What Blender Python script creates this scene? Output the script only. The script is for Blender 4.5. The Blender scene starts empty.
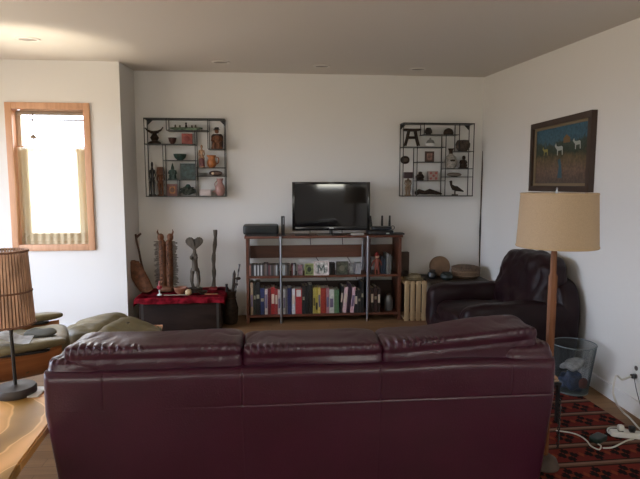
import bpy, bmesh, math, random
from mathutils import Vector, Matrix, noise
PI = math.pi
scene = bpy.context.scene
COL = scene.collection

# ------------------------------------------------------------------ camera
F_PX = 530.0; PITCH = math.radians(5.9); YAW = math.radians(5.3); EYE = 1.58
cam_d = bpy.data.cameras.new('camera'); cam = bpy.data.objects.new('camera', cam_d); COL.objects.link(cam)
cam.location = (0, 0, EYE); cam.rotation_euler = (PI/2 - PITCH, 0, -YAW)
cam_d.sensor_fit = 'HORIZONTAL'; cam_d.sensor_width = 36; cam_d.lens = 36*F_PX/640.0
cam_d.clip_start = 0.05; cam_d.clip_end = 200
scene.camera = cam
# ------------------------------------------------------------------ world and light
W = bpy.data.worlds.new('world'); scene.world = W; W.use_nodes = True
bg = W.node_tree.nodes['Background']; bg.inputs[1].default_value = 1.0
SKY = (7.2, 8.3, 10.3); GROUND = (3.6, 3.05, 2.35)          # blue-white sky above, sunlit tan ground below
_n = W.node_tree.nodes; _l = W.node_tree.links
_tc = _n.new('ShaderNodeTexCoord'); _sp = _n.new('ShaderNodeSeparateXYZ'); _mr = _n.new('ShaderNodeMapRange'); _mx = _n.new('ShaderNodeMix'); _mx.data_type = 'RGBA'
_l.new(_tc.outputs['Generated'], _sp.inputs[0]); _l.new(_sp.outputs[2], _mr.inputs[0]); _mr.inputs[1].default_value = -0.06; _mr.inputs[2].default_value = 0.06
_l.new(_mr.outputs[0], _mx.inputs[0]); _mx.inputs[6].default_value = (*GROUND, 1); _mx.inputs[7].default_value = (*SKY, 1); _l.new(_mx.outputs[2], bg.inputs[0])
def area(name, loc, target, sx, sy, power, color, spread=180):
    l = bpy.data.lights.new(name, 'AREA'); l.shape = 'RECTANGLE'; l.size = sx; l.size_y = sy; l.energy = power; l.color = color
    l.spread = math.radians(spread)
    o = bpy.data.objects.new(name, l); COL.objects.link(o); o.location = loc
    d = Vector(target) - Vector(loc); o.rotation_euler = d.to_track_quat('-Z', 'Y').to_euler()
    return o
area('sky_front_window', (1.55, -1.62, 1.9), (1.4, 3, 1.0), 0.75, 0.75, 20, (1.0, 0.93, 0.64))
area('fill_front_left', (-2.0, -1.40, 1.5), (-1.2, 4, 0.7), 1.6, 1.4, 42, (0.98, 0.94, 0.86))  # added area lamp inside the room; the front wall has no opening here
area('sky_curtained_window', (-2.27, 6.15, 1.65), (-2.2, 4, 1.5), 0.8, 1.4, 9, (1.0, 0.96, 0.9))
# added spot lamp for the ceiling glow, standing in for sun off the furniture
sp = bpy.data.lights.new('ceiling_glow_spot', 'SPOT'); sp.energy = 100; sp.color = (1.0, 0.88, 0.68); sp.spot_size = math.radians(50); sp.spot_blend = 1.0; sp.shadow_soft_size = 0.12
spo = bpy.data.objects.new('ceiling_glow_spot', sp); COL.objects.link(spo); spo.location = (-2.1, 3.9, 1.5)
spo.rotation_euler = (Vector((-1.9, 4.75, 2.78)) - Vector(spo.location)).to_track_quat('-Z', 'Y').to_euler()
# ------------------------------------------------------------------ exposure
vs = scene.view_settings; vs.view_transform = 'Standard'; vs.look = 'None'; vs.gamma = 1; vs.use_curve_mapping = False
vs.exposure = 0.04
scene.cycles.max_bounces = 8; scene.cycles.diffuse_bounces = 5; scene.cycles.glossy_bounces = 4
scene.cycles.transparent_max_bounces = 16; scene.cycles.sample_clamp_indirect = 4.0
scene.cycles.use_denoising = True

# ------------------------------------------------------------------ pixel helpers (real distances, used for measuring)
_fw = Vector((math.sin(YAW)*math.cos(PITCH), math.cos(YAW)*math.cos(PITCH), -math.sin(PITCH)))
_r = Vector((math.cos(YAW), -math.sin(YAW), 0)); _u = _r.cross(_fw)
def ray(px, py): return _fw*F_PX + _r*(px-320) - _u*(py-239.5)
def at(px, py, Y):
    d = ray(px, py); return Vector((0, 0, EYE)) + d*(Y/d.y)
def flo(px, py, z=0.0):
    d = ray(px, py); return Vector((0, 0, EYE)) + d*((z-EYE)/d.z)

# ------------------------------------------------------------------ materials
MC = {}
def mat(name, col, rough=0.6, metal=0.0, var=0.0, vscale=8.0, bump=0.0, bscale=40.0, spec=0.5, stretch=(1,1,1), col2=None, coat=0.0, trans=0.0):
    if name in MC: return MC[name]
    m = bpy.data.materials.new(name); m.use_nodes = True; nt = m.node_tree; b = nt.nodes['Principled BSDF']
    b.inputs['Base Color'].default_value = (*col, 1); b.inputs['Roughness'].default_value = rough; b.inputs['Metallic'].default_value = metal
    b.inputs['Specular IOR Level'].default_value = spec; b.inputs['Coat Weight'].default_value = coat
    if trans: b.inputs['Transmission Weight'].default_value = trans
    tc = nt.nodes.new('ShaderNodeTexCoord'); mp = nt.nodes.new('ShaderNodeMapping'); nt.links.new(tc.outputs['Object'], mp.inputs[0])
    mp.inputs['Scale'].default_value = stretch
    if var > 0 or col2:
        n = nt.nodes.new('ShaderNodeTexNoise'); n.inputs['Scale'].default_value = vscale; n.inputs['Detail'].default_value = 5
        nt.links.new(mp.outputs[0], n.inputs['Vector'])
        r = nt.nodes.new('ShaderNodeValToRGB'); r.color_ramp.elements[0].position = 0.35; r.color_ramp.elements[1].position = 0.65
        c2 = col2 if col2 else tuple(min(1, c*(1+var)) for c in col)
        c1 = col if col2 else tuple(c*(1-var) for c in col)
        r.color_ramp.elements[0].color = (*c1, 1); r.color_ramp.elements[1].color = (*c2, 1)
        nt.links.new(n.outputs[0], r.inputs[0]); nt.links.new(r.outputs[0], b.inputs['Base Color'])
    if bump > 0:
        n2 = nt.nodes.new('ShaderNodeTexNoise'); n2.inputs['Scale'].default_value = bscale; n2.inputs['Detail'].default_value = 4
        nt.links.new(mp.outputs[0], n2.inputs['Vector'])
        bp = nt.nodes.new('ShaderNodeBump'); bp.inputs['Strength'].default_value = bump; bp.inputs['Distance'].default_value = 0.01
        nt.links.new(n2.outputs[0], bp.inputs['Height']); nt.links.new(bp.outputs[0], b.inputs['Normal'])
    MC[name] = m; return m
def wood(name, c1, c2, rough=0.45, scale=6.0, axis='X', dist=3.0, coat=0.0):
    if name in MC: return MC[name]
    m = bpy.data.materials.new(name); m.use_nodes = True; nt = m.node_tree; b = nt.nodes['Principled BSDF']
    tc = nt.nodes.new('ShaderNodeTexCoord'); mp = nt.nodes.new('ShaderNodeMapping'); nt.links.new(tc.outputs['Object'], mp.inputs[0])
    s = {'X': (0.08, 1, 1), 'Y': (1, 0.08, 1), 'Z': (1, 1, 0.08)}[axis]; mp.inputs['Scale'].default_value = s
    n = nt.nodes.new('ShaderNodeTexNoise'); n.inputs['Scale'].default_value = scale*3; n.inputs['Detail'].default_value = 6; n.inputs['Distortion'].default_value = dist*0.3
    nt.links.new(mp.outputs[0], n.inputs['Vector'])
    r = nt.nodes.new('ShaderNodeValToRGB'); r.color_ramp.elements[0].position = 0.3; r.color_ramp.elements[1].position = 0.7
    r.color_ramp.elements[0].color = (*c1, 1); r.color_ramp.elements[1].color = (*c2, 1)
    nt.links.new(n.outputs[0], r.inputs[0]); nt.links.new(r.outputs[0], b.inputs['Base Color'])
    b.inputs['Roughness'].default_value = rough; b.inputs['Coat Weight'].default_value = coat; b.inputs['Coat Roughness'].default_value = 0.2
    MC[name] = m; return m

M_wall = mat('wall_paint', (0.74, 0.725, 0.70), 0.85, bump=0.05, bscale=60, spec=0.2)
M_ceil = mat('ceiling_paint', (0.70, 0.66, 0.61), 0.9, spec=0.15)
M_trim = mat('white_trim', (0.78, 0.78, 0.78), 0.5)
M_leather = mat('burgundy_leather', (0.037, 0.0038, 0.0150), 0.34, var=0.12, vscale=5, bump=0.12, bscale=130, spec=0.5)
M_leather2 = mat('dark_burgundy_leather', (0.012, 0.0035, 0.0052), 0.45, var=0.15, vscale=5, bump=0.2, bscale=120, spec=0.22)
M_olive = mat('olive_leather', (0.150, 0.122, 0.060), 0.4, var=0.2, vscale=7, bump=0.2, bscale=90)
M_shell = wood('shell_plywood', (0.30, 0.105, 0.035), (0.42, 0.17, 0.06), 0.35, 6, 'X', coat=0.3)
M_frame = wood('window_wood', (0.52, 0.27, 0.145), (0.64, 0.36, 0.21), 0.5, 8, 'Z')
M_shelfw = wood('shelf_wood', (0.085, 0.026, 0.014), (0.14, 0.045, 0.022), 0.45, 8, 'X')
M_lampw = wood('lamp_wood', (0.13, 0.040, 0.010), (0.20, 0.070, 0.020), 0.65, 8, 'Z')
M_pine = wood('pine_slats', (0.40, 0.27, 0.14), (0.54, 0.39, 0.22), 0.6, 7, 'Z')
M_darkw = mat('dark_carved_wood', (0.030, 0.019, 0.013), 0.5, var=0.4, vscale=30, bump=0.3, bscale=60, spec=0.2)
M_brownw = mat('brown_carved_wood', (0.13, 0.055, 0.028), 0.55, var=0.35, vscale=25, bump=0.3, bscale=60, spec=0.2)
M_midw = mat('mid_brown_wood', (0.075, 0.040, 0.025), 0.55, var=0.35, vscale=20, bump=0.3, bscale=50, stretch=(1,1,0.3), spec=0.2)
M_greyw = mat('grey_weathered_wood', (0.085, 0.070, 0.055), 0.7, var=0.4, vscale=25, bump=0.4, bscale=50, stretch=(1,1,0.3), spec=0.2)
M_greenb = mat('green_bronze', (0.022, 0.048, 0.038), 0.5, var=0.5, vscale=30, bump=0.3)
M_black = mat('black_plastic', (0.012, 0.012, 0.014), 0.35)
M_blackm = mat('black_metal', (0.012, 0.012, 0.012), 0.45)
M_screen = mat('tv_screen', (0.004, 0.004, 0.005), 0.06, spec=0.6)
M_chrome = mat('grey_metal', (0.35, 0.36, 0.38), 0.35, metal=0.8)
M_white = mat('white_plastic', (0.72, 0.72, 0.70), 0.4)
M_cream = mat('cream_shade', (0.43, 0.315, 0.205), 0.85, var=0.06, vscale=200, spec=0.1)
M_red = mat('red_cloth', (0.30, 0.012, 0.025), 0.85, var=0.5, vscale=18, bump=0.4, bscale=90, spec=0.1)
M_redo = mat('red_paint', (0.26, 0.06, 0.045), 0.6, var=0.25, vscale=30)
M_orange = mat('orange_glaze', (0.34, 0.12, 0.035), 0.4, var=0.3, vscale=30)
M_pink = mat('pink_glaze', (0.36, 0.20, 0.18), 0.4, var=0.15, vscale=30)
M_bone = mat('pale_bone', (0.55, 0.42, 0.28), 0.6, var=0.25, vscale=20)
M_grey = mat('warm_grey_ceramic', (0.28, 0.26, 0.23), 0.5, var=0.35, vscale=60)
M_silver = mat('silver', (0.6, 0.6, 0.6), 0.3, metal=0.8)
M_gold = mat('gold_leaf', (0.6, 0.30, 0.05), 0.4, metal=0.3)
M_trunk = mat('old_trunk_wood', (0.022, 0.013, 0.010), 0.8, spec=0.15, var=0.35, vscale=9, bump=0.3, bscale=30, stretch=(0.3,1,1))
M_basket = mat('brown_basket', (0.13, 0.075, 0.04), 0.75, var=0.5, vscale=60, bump=0.6, bscale=110, stretch=(1,1,2.5))
M_rattan = mat('rattan', (0.52, 0.31, 0.20), 0.6, var=0.3, vscale=30, stretch=(1,1,0.3))
M_liner = mat('paper_liner', (0.22, 0.12, 0.07), 0.8)
M_stone = mat('dark_grey_base', (0.035, 0.028, 0.025), 0.5, var=0.2)

# floor: oak planks
def floor_mat():
    m = bpy.data.materials.new('oak_floor'); m.use_nodes = True; nt = m.node_tree; b = nt.nodes['Principled BSDF']
    tc = nt.nodes.new('ShaderNodeTexCoord'); mp = nt.nodes.new('ShaderNodeMapping'); nt.links.new(tc.outputs['Object'], mp.inputs[0])
    br = nt.nodes.new('ShaderNodeTexBrick'); br.inputs['Scale'].default_value = 1; br.inputs['Brick Width'].default_value = 1.3; br.inputs['Row Height'].default_value = 0.09
    br.inputs['Mortar Size'].default_value = 0.0015; br.inputs['Color1'].default_value = (0.24, 0.13, 0.06, 1); br.inputs['Color2'].default_value = (0.32, 0.18, 0.085, 1); br.inputs['Mortar'].default_value = (0.12, 0.06, 0.03, 1)
    nt.links.new(mp.outputs[0], br.inputs['Vector'])
    mp2 = nt.nodes.new('ShaderNodeMapping'); mp2.inputs['Scale'].default_value = (1.5, 22, 1); nt.links.new(tc.outputs['Object'], mp2.inputs[0])
    n = nt.nodes.new('ShaderNodeTexNoise'); n.inputs['Scale'].default_value = 2.5; n.inputs['Detail'].default_value = 6; nt.links.new(mp2.outputs[0], n.inputs['Vector'])
    mx = nt.nodes.new('ShaderNodeMixRGB'); mx.blend_type = 'MULTIPLY'; mx.inputs[0].default_value = 0.45
    nt.links.new(br.outputs[0], mx.inputs[1]); nt.links.new(n.outputs[0], mx.inputs[2]); nt.links.new(mx.outputs[0], b.inputs['Base Color'])
    b.inputs['Roughness'].default_value = 0.5; b.inputs['Specular IOR Level'].default_value = 0.25
    return m
M_floor = floor_mat()

# live-edge table with swirling figure
def burl_mat():
    m = bpy.data.materials.new('figured_maple'); m.use_nodes = True; nt = m.node_tree; b = nt.nodes['Principled BSDF']
    tc = nt.nodes.new('ShaderNodeTexCoord'); mp = nt.nodes.new('ShaderNodeMapping'); nt.links.new(tc.outputs['Object'], mp.inputs[0])
    mp.inputs['Location'].default_value = (0.25, 0.1, 0)
    w = nt.nodes.new('ShaderNodeTexWave'); w.wave_type = 'RINGS'; w.rings_direction = 'Z'; w.inputs['Scale'].default_value = 1.5; w.inputs['Distortion'].default_value = 4.5; w.inputs['Detail'].default_value = 3; w.inputs['Detail Scale'].default_value = 1.2
    nt.links.new(mp.outputs[0], w.inputs['Vector'])
    r = nt.nodes.new('ShaderNodeValToRGB'); e = r.color_ramp.elements
    e[0].color = (0.30, 0.155, 0.035, 1); e[1].color = (0.80, 0.42, 0.15, 1); x = e.new(0.42); x.color = (0.44, 0.23, 0.06, 1); x = e.new(0.5); x.color = (0.82, 0.48, 0.19, 1); x = e.new(0.6); x.color = (0.62, 0.31, 0.09, 1)
    nt.links.new(w.outputs[0], r.inputs[0]); nt.links.new(r.outputs[0], b.inputs['Base Color'])
    b.inputs['Roughness'].default_value = 0.38; b.inputs['Specular IOR Level'].default_value = 0.3
    return m
M_burl = burl_mat()

# ------------------------------------------------------------------ mesh helpers
def obj(name, bm, m, parent=None, smooth=True, loc=None):
    me = bpy.data.meshes.new(name); bm.normal_update(); bm.to_mesh(me); bm.free()
    o = bpy.data.objects.new(name, me); COL.objects.link(o)
    if isinstance(m, (list, tuple)):
        for x in m: me.materials.append(x)
    else: me.materials.append(m)
    if smooth:
        me.polygons.foreach_set('use_smooth', [True]*len(me.polygons))
        try: me.set_sharp_from_angle(angle=math.radians(38))
        except Exception: pass
    if parent: o.parent = parent
    if loc is not None: o.location = loc
    return o
def tag(o, label=None, cat=None, group=None, kind=None):
    if label: o['label'] = label
    if cat: o['category'] = cat
    if group: o['group'] = group
    if kind: o['kind'] = kind
    return o
def thing(name, label, cat, loc=(0,0,0), rz=0, group=None):
    o = bpy.data.objects.new(name, None); COL.objects.link(o); o.empty_display_size = 0.05
    o.location = loc; o.rotation_euler = (0, 0, rz); return tag(o, label, cat, group)
def BM(): return bmesh.new()
def add_box(bm, c, s, rot=None, bev=0.0, mi=0):
    M = Matrix.Translation(Vector(c)) @ (rot.to_4x4() if rot is not None else Matrix.Identity(4)) @ Matrix.Diagonal((s[0], s[1], s[2], 1))
    r = bmesh.ops.create_cube(bm, size=1.0, matrix=M); vs_ = r['verts']
    fs = {f for v in vs_ for f in v.link_faces}
    for f in fs: f.material_index = mi
    if bev > 0:
        es = list({e for v in vs_ for e in v.link_edges})
        rb = bmesh.ops.bevel(bm, geom=es, offset=bev, segments=2, affect='EDGES', profile=0.5)
        for f in rb['faces']: f.material_index = mi
    return bm
def box(c, s, rot=None, bev=0.0): return add_box(BM(), c, s, rot, bev)
def rotm(ax, deg): return Matrix.Rotation(math.radians(deg), 3, ax)
def add_tube(bm, pts, rad, seg=8, caps=True, mi=0):
    pts = [Vector(p) for p in pts]; n = len(pts)
    rs = rad if isinstance(rad, (list, tuple)) else [rad]*n
    rings = []; up = None
    for i, p in enumerate(pts):
        t = (pts[min(i+1, n-1)] - pts[max(i-1, 0)])
        if t.length < 1e-9: t = Vector((0, 0, 1))
        t.normalize()
        if up is None:
            up = Vector((1, 0, 0)) if abs(t.x) < 0.8 else Vector((0, 1, 0))
        a = (up - t*up.dot(t))
        if a.length < 1e-5: a = t.orthogonal()
        a.normalize(); up = a; b = t.cross(a)
        rings.append([bm.verts.new(p + (a*math.cos(2*PI*k/seg) + b*math.sin(2*PI*k/seg))*max(rs[i], 1e-5)) for k in range(seg)])
    for i in range(n-1):
        for k in range(seg):
            f = bm.faces.new((rings[i][k], rings[i][(k+1) % seg], rings[i+1][(k+1) % seg], rings[i+1][k])); f.material_index = mi
    if caps:
        f = bm.faces.new(rings[0][::-1]); f.material_index = mi; f = bm.faces.new(rings[-1]); f.material_index = mi
    return bm
def tube(pts, rad, seg=8): return add_tube(BM(), pts, rad, seg)
def add_lathe(bm, prof, c=(0,0,0), seg=24, sx=1, sy=1, mi=0, rot=None):
    c = Vector(c); rings = []
    for r, z in prof:
        ring = []
        for k in range(seg):
            v = Vector((r*math.cos(2*PI*k/seg)*sx, r*math.sin(2*PI*k/seg)*sy, z))
            if rot is not None: v = rot @ v
            ring.append(bm.verts.new(v + c))
        rings.append(ring)
    for i in range(len(rings)-1):
        for k in range(seg):
            f = bm.faces.new((rings[i][k], rings[i][(k+1) % seg], rings[i+1][(k+1) % seg], rings[i+1][k])); f.material_index = mi
    if prof[0][0] > 1e-4: bm.faces.new(rings[0][::-1]).material_index = mi
    if prof[-1][0] > 1e-4: bm.faces.new(rings[-1]).material_index = mi
    return bm
def lathe(prof, **k): return add_lathe(BM(), prof, **k)
def add_prism(bm, poly, d, plane='XZ', c=(0,0,0), bev=0.0):
    """poly (a,b) extruded +-d/2 along the third axis."""
    c = Vector(c)
    def P(a, b, t):
        return c + (Vector((a, t, b)) if plane == 'XZ' else Vector((a, b, t)) if plane == 'XY' else Vector((t, a, b)))
    A = [bm.verts.new(P(a, b, -d/2)) for a, b in poly]; B = [bm.verts.new(P(a, b, d/2)) for a, b in poly]
    n = len(poly); fs = []
    fs.append(bm.faces.new(A)); fs.append(bm.faces.new(B[::-1]))
    for i in range(n): fs.append(bm.faces.new((A[i], B[i], B[(i+1) % n], A[(i+1) % n])))
    bmesh.ops.recalc_face_normals(bm, faces=fs)
    if bev > 0:
        es = list({e for f in fs for e in f.edges})
        bmesh.ops.bevel(bm, geom=es, offset=bev, segments=2, affect='EDGES')
    return bm
def prism(poly, d, plane='XZ', c=(0,0,0), bev=0.0): return add_prism(BM(), poly, d, plane, c, bev)
def add_puff(bm, c, s, k=5.0, n=16, fn=None, rot=None):
    """rounded box of full size s: cube-sphere with exponent k; fn(p_unit, p_local) -> displaced local point."""
    c = Vector(c); h = Vector(s)/2; verts = {}
    def vert(i, j, l):
        key = (i, j, l)
        if key in verts: return verts[key]
        q = Vector((2*i/n-1, 2*j/n-1, 2*l/n-1))
        q = Vector([math.copysign(abs(math.sin(a*PI/2)), a) for a in q])
        L = (abs(q.x)**k + abs(q.y)**k + abs(q.z)**k)**(1.0/k); q = q/L
        p = Vector((q.x*h.x, q.y*h.y, q.z*h.z))
        if fn: p = fn(q, p)
        if rot is not None: p = rot @ p
        v = bm.verts.new(p + c); verts[key] = v; return v
    for a in range(n):
        for b in range(n):
            for s_ in (0, n):
                for ax in range(3):
                    def K(u, v):
                        return (s_, u, v) if ax == 0 else (u, s_, v) if ax == 1 else (u, v, s_)
                    q = [vert(*K(a, b)), vert(*K(a+1, b)), vert(*K(a+1, b+1)), vert(*K(a, b+1))]
                    flip = (s_ == 0) ^ (ax == 1)
                    bm.faces.new(q[::-1] if flip else q)
    return bm
def puff(c, s, **k): return add_puff(BM(), c, s, **k)
def add_ball(bm, c, s, seg=12, rot=None):
    n = seg//2
    prof = [(math.sin(PI*i/n)*0.5 + (1e-5 if i in (0, n) else 0), -math.cos(PI*i/n)*0.5) for i in range(n+1)]
    c = Vector(c); rings = []
    for r, z in prof:
        rings.append([])
        for k in range(seg):
            v = Vector((r*math.cos(2*PI*k/seg)*s[0], r*math.sin(2*PI*k/seg)*s[1], z*s[2]))
            if rot is not None: v = rot @ v
            rings[-1].append(bm.verts.new(v + c))
    for i in range(n):
        for k in range(seg):
            bm.faces.new((rings[i][k], rings[i][(k+1) % seg], rings[i+1][(k+1) % seg], rings[i+1][k]))
    return bm
def struct(name, bm, m, parent=None, smooth=False):
    o = obj(name, bm, m, parent, smooth)
    if not parent: o['kind'] = 'structure'
    return o

# ------------------------------------------------------------------ room
YB, YW, XJ, XL, YF = 6.4, 5.8, -1.55, -3.5, -1.5
def xr(Y): return 2.6 - (6.4-Y)*0.1/2.9           # right wall line
def zc(Y): return 2.88 - 0.06*(6.4-Y)             # gently sloping ceiling
T = 0.15
struct('floor', box(((XL+3.0)/2, (YB+YF)/2, -0.05), (3.0-XL+0.4, YB-YF+0.4, 0.1)), M_floor)
bm = BM(); add_prism(bm, [(YF-0.2, zc(YF-0.2)), (YB+0.2, zc(YB+0.2)), (YB+0.2, zc(YB+0.2)+0.1), (YF-0.2, zc(YF-0.2)+0.1)], 3.2-XL+0.4, 'YZ', ((XL+3.2)/2, 0, 0)); struct('ceiling', bm, M_ceil)
struct('wall_back', box(((XJ+2.95)/2-0.075, YB+T/2, 1.5), (2.95-XJ+0.15, T, 3.0)), M_wall)
struct('wall_jog', box((XJ-T/2, (YW+T+YB)/2, 1.5), (T, YB-YW-T, 3.0)), M_wall)
bm = BM(); a0, a1 = xr(YB+T), xr(YF-T)
add_prism(bm, [(a0, YB+T), (a0+T, YB+T), (a1+T, YF-T), (a1, YF-T)], 3.0, 'XY', (0, 0, 1.5)); struct('wall_right', bm, M_wall)
# window wall with an opening
wx0, wx1, wz0, wz1 = -2.66, -1.89, 0.92, 2.385
bm = BM(); yc = YW + T/2
add_box(bm, ((XL+wx0)/2, yc, 1.5), (wx0-XL, T, 3.0)); add_box(bm, ((wx1+XJ-T)/2, yc, 1.5), (XJ-T-wx1, T, 3.0))
add_box(bm, ((wx0+wx1)/2, yc, wz0/2), (wx1-wx0, T, wz0)); add_box(bm, ((wx0+wx1)/2, yc, (wz1+3)/2), (wx1-wx0, T, 3-wz1))
add_box(bm, (XJ-T/2, YW+T/2, 1.5), (T, T-0.0001, 3.0))
struct('wall_window', bm, M_wall)
# left wall with large opening (out of view), front wall with a clerestory window
def holed(x0, x1, z0, z1, a0, a1, Z, mk):
    bm = BM(); mk(bm, a0, x0, 0, Z); mk(bm, x1, a1, 0, Z); mk(bm, x0, x1, 0, z0); mk(bm, x0, x1, z1, Z); return bm
struct('wall_left', holed(1.6, 5.2, 0.45, 2.38, YF, YW, 3.0, lambda b, a, c, z0, z1: add_box(b, (XL-T/2, (a+c)/2, (z0+z1)/2), (T, c-a, z1-z0))), M_wall)
struct('wall_front', holed(1.2, 1.9, 1.49, 2.3, XL, 2.95, 3.0, lambda b, a, c, z0, z1: add_box(b, ((a+c)/2, YF-T/2, (z0+z1)/2), (c-a, T, z1-z0))), M_wall)
# baseboards
bm = BM(); b0, b1 = xr(YB)-0.0, xr(0.0)
add_prism(bm, [(xr(YB-0.01), YB-0.01), (xr(YB-0.01)-0.016, YB-0.01), (xr(0)-0.016, 0), (xr(0), 0)], 0.11, 'XY', (0, 0, 0.055)); struct('baseboard_right', bm, M_trim)
struct('baseboard_back', box(((XJ+xr(YB))/2, YB-0.009, 0.05), (xr(YB)-XJ-0.04, 0.016, 0.1)), M_trim)
struct('baseboard_window', box(((XL+XJ)/2, YW-0.009, 0.05), (XJ-XL-0.04, 0.016, 0.1)), M_trim)
# window 1
wn = thing('window_1', None, None, ((wx0+wx1)/2, YW, wz0)); wn['kind'] = 'structure'
ww, wh = wx1-wx0, wz1-wz0
bm = BM(); fr = 0.065
for c, s in [((-ww/2-0.0, -0.012, wh/2), (fr, 0.03, wh+fr)), ((ww/2, -0.012, wh/2), (fr, 0.03, wh+fr)), ((0, -0.012, wh), (ww-fr, 0.03, fr)), ((0, -0.012, 0), (ww-fr, 0.03, fr))]: add_box(bm, c, s, bev=0.004)
obj('window_casing', bm, M_frame, wn)
bm = BM()
for sx in (-1, 1): add_box(bm, (sx*(ww/2-0.012), 0.07, wh/2), (0.022, 0.14, wh-0.01))
add_box(bm, (0, 0.07, wh-0.012), (ww-0.05, 0.14, 0.022)); add_box(bm, (0, 0.07, 0.012), (ww-0.05, 0.14, 0.022)); obj('window_jamb', bm, M_frame, wn, False)
bm = BM()
for sx in (-1, 1): add_box(bm, (sx*(ww/2-0.045), 0.115, wh/2), (0.04, 0.03, wh-0.06))
for z in (0.045, wh-0.045, wh*0.70): add_box(bm, (0, 0.115, z), (ww-0.13, 0.03, 0.04))
obj('window_sash', bm, mat('pale_sash', (0.66, 0.55, 0.42), 0.5), wn, False)
M_glass = bpy.data.materials.new('window_glass'); M_glass.use_nodes = True; nt = M_glass.node_tree; nt.nodes.clear()
o_ = nt.nodes.new('ShaderNodeOutputMaterial'); t_ = nt.nodes.new('ShaderNodeBsdfTransparent'); g_ = nt.nodes.new('ShaderNodeBsdfGlossy'); g_.inputs['Roughness'].default_value = 0.02
x_ = nt.nodes.new('ShaderNodeMixShader'); x_.inputs[0].default_value = 0.06; nt.links.new(t_.outputs[0], x_.inputs[1]); nt.links.new(g_.outputs[0], x_.inputs[2]); nt.links.new(x_.outputs[0], o_.inputs[0])
obj('window_pane', box((0, 0.115, wh/2), (ww-0.13, 0.004, wh-0.12)), M_glass, wn, False)
# sheer cafe curtain hanging on a rod
M_sheer = bpy.data.materials.new('sheer_curtain'); M_sheer.use_nodes = True; nt = M_sheer.node_tree; nt.nodes.clear()
o_ = nt.nodes.new('ShaderNodeOutputMaterial'); t_ = nt.nodes.new('ShaderNodeBsdfTransparent'); d_ = nt.nodes.new('ShaderNodeBsdfDiffuse'); l_ = nt.nodes.new('ShaderNodeBsdfTranslucent')
d_.inputs[0].default_value = (0.8, 0.72, 0.55, 1); l_.inputs[0].default_value = (0.85, 0.78, 0.62, 1)
a1_ = nt.nodes.new('ShaderNodeMixShader'); a1_.inputs[0].default_value = 0.6; nt.links.new(d_.outputs[0], a1_.inputs[1]); nt.links.new(l_.outputs[0], a1_.inputs[2])
a2_ = nt.nodes.new('ShaderNodeMixShader'); a2_.inputs[0].default_value = 0.75; nt.links.new(t_.outputs[0], a2_.inputs[1]); nt.links.new(a1_.outputs[0], a2_.inputs[2]); nt.links.new(a2_.outputs[0], o_.inputs[0])
ct = thing('cafe_curtain', 'sheer cream cafe curtain hanging on a rod across the lower wood-framed window', 'curtain', ((wx0+wx1)/2, YW+0.05, wz0+0.03))
def cloth_sheet(w, z0, z1, nx, nz, fold, freq, seed=0):
    bm = BM(); g = []
    for i in range(nx+1):
        u = i/nx; row = []
        for j in range(nz+1):
            v = j/nz; x = (u-0.5)*w
            y = fold*(0.6+0.5*abs(2*u-1)**2)*math.sin(u*freq + 1.3*noise.noise(Vector((u*3, v*1.5, seed))))
            row.append(bm.verts.new((x, y, z0+(z1-z0)*v)))
        g.append(row)
    for i in range(nx):
        for j in range(nz): bm.faces.new((g[i][j], g[i+1][j], g[i+1][j+1], g[i][j+1]))
    return bm
obj('curtain_panel', cloth_sheet(ww-0.07, 0.035, wh*0.70, 90, 14, 0.012, 60), M_sheer, ct)
obj('hem', cloth_sheet(ww-0.07, 0.0, 0.12, 90, 2, 0.0125, 60), mat('curtain_hem', (0.50, 0.42, 0.28), 0.9), ct)
for s_ in (-1, 1):
    gq = obj('gathered_edge', cloth_sheet(0.10, 0.0, wh*0.69, 30, 8, 0.012, 30, s_), mat('dense_curtain', (0.78, 0.72, 0.56), 0.9), ct); gq.location = (s_*(ww/2-0.10), 0.022, 0)
obj('curtain_rod', tube([(-ww/2+0.03, 0, wh*0.70), (ww/2-0.03, 0, wh*0.70)], 0.007), M_frame, ct)
# rolled blind at window head
rb = thing('roller_blind', 'narrow rolled grey-brown blind at the head of the wood-framed window', 'blind', ((wx0+wx1)/2, YW+0.055, wz1-0.065))
obj('roll', tube([(-ww/2+0.05, 0, 0), (ww/2-0.05, 0, 0)], 0.022, 10), mat('blind_fabric', (0.30, 0.24, 0.18), 0.8), rb)
obj('pull_cord', tube([(-0.17, -0.025, 0), (-0.17, -0.025, -0.22)], 0.006, 6), mat('blind_fabric', (0.3, 0.24, 0.18)), rb)
obj('cord_knob', lathe([(0.006, 0), (0.028, 0.01), (0.028, 0.03), (0.006, 0.05)], c=(-0.17, -0.025, -0.27), seg=10), mat('blind_fabric', (0.3, 0.24, 0.18)), rb)
obj('lower_rail', box((0.06, 0.0, -0.07), (0.55, 0.015, 0.016)), mat('blind_fabric', (0.3, 0.24, 0.18)), rb)
# recessed ceiling lights
for (px, py, lab) in [(28, 39, 'round recessed ceiling light above the window wall, in the warm bright patch'), (221, 62, 'round recessed ceiling light above the left wall shelf'), (322, 66, 'round recessed ceiling light above the television'), (418, 69, 'round recessed ceiling light above the right wall shelf')]:
    d = ray(px, py); k = (2.88-0.06*6.4-EYE)/(d.z-0.06*d.y); p = Vector((0, 0, EYE)) + d*k
    t = thing('recessed_light', lab, 'ceiling light', p, group='recessed ceiling lights'); t.rotation_euler = (math.atan(0.06), 0, 0)
    obj('trim_ring', lathe([(0.075, 0.002), (0.095, 0.0), (0.095, -0.006), (0.08, -0.010), (0.068, -0.006), (0.068, 0.002)], seg=32), mat('light_trim', (0.72, 0.68, 0.64), 0.5), t)
    obj('bulb_lens', lathe([(1e-5, -0.002), (0.068, -0.003), (0.068, 0.0)], seg=32), mat('unlit_lens', (0.30, 0.27, 0.24), 0.4), t)

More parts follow.
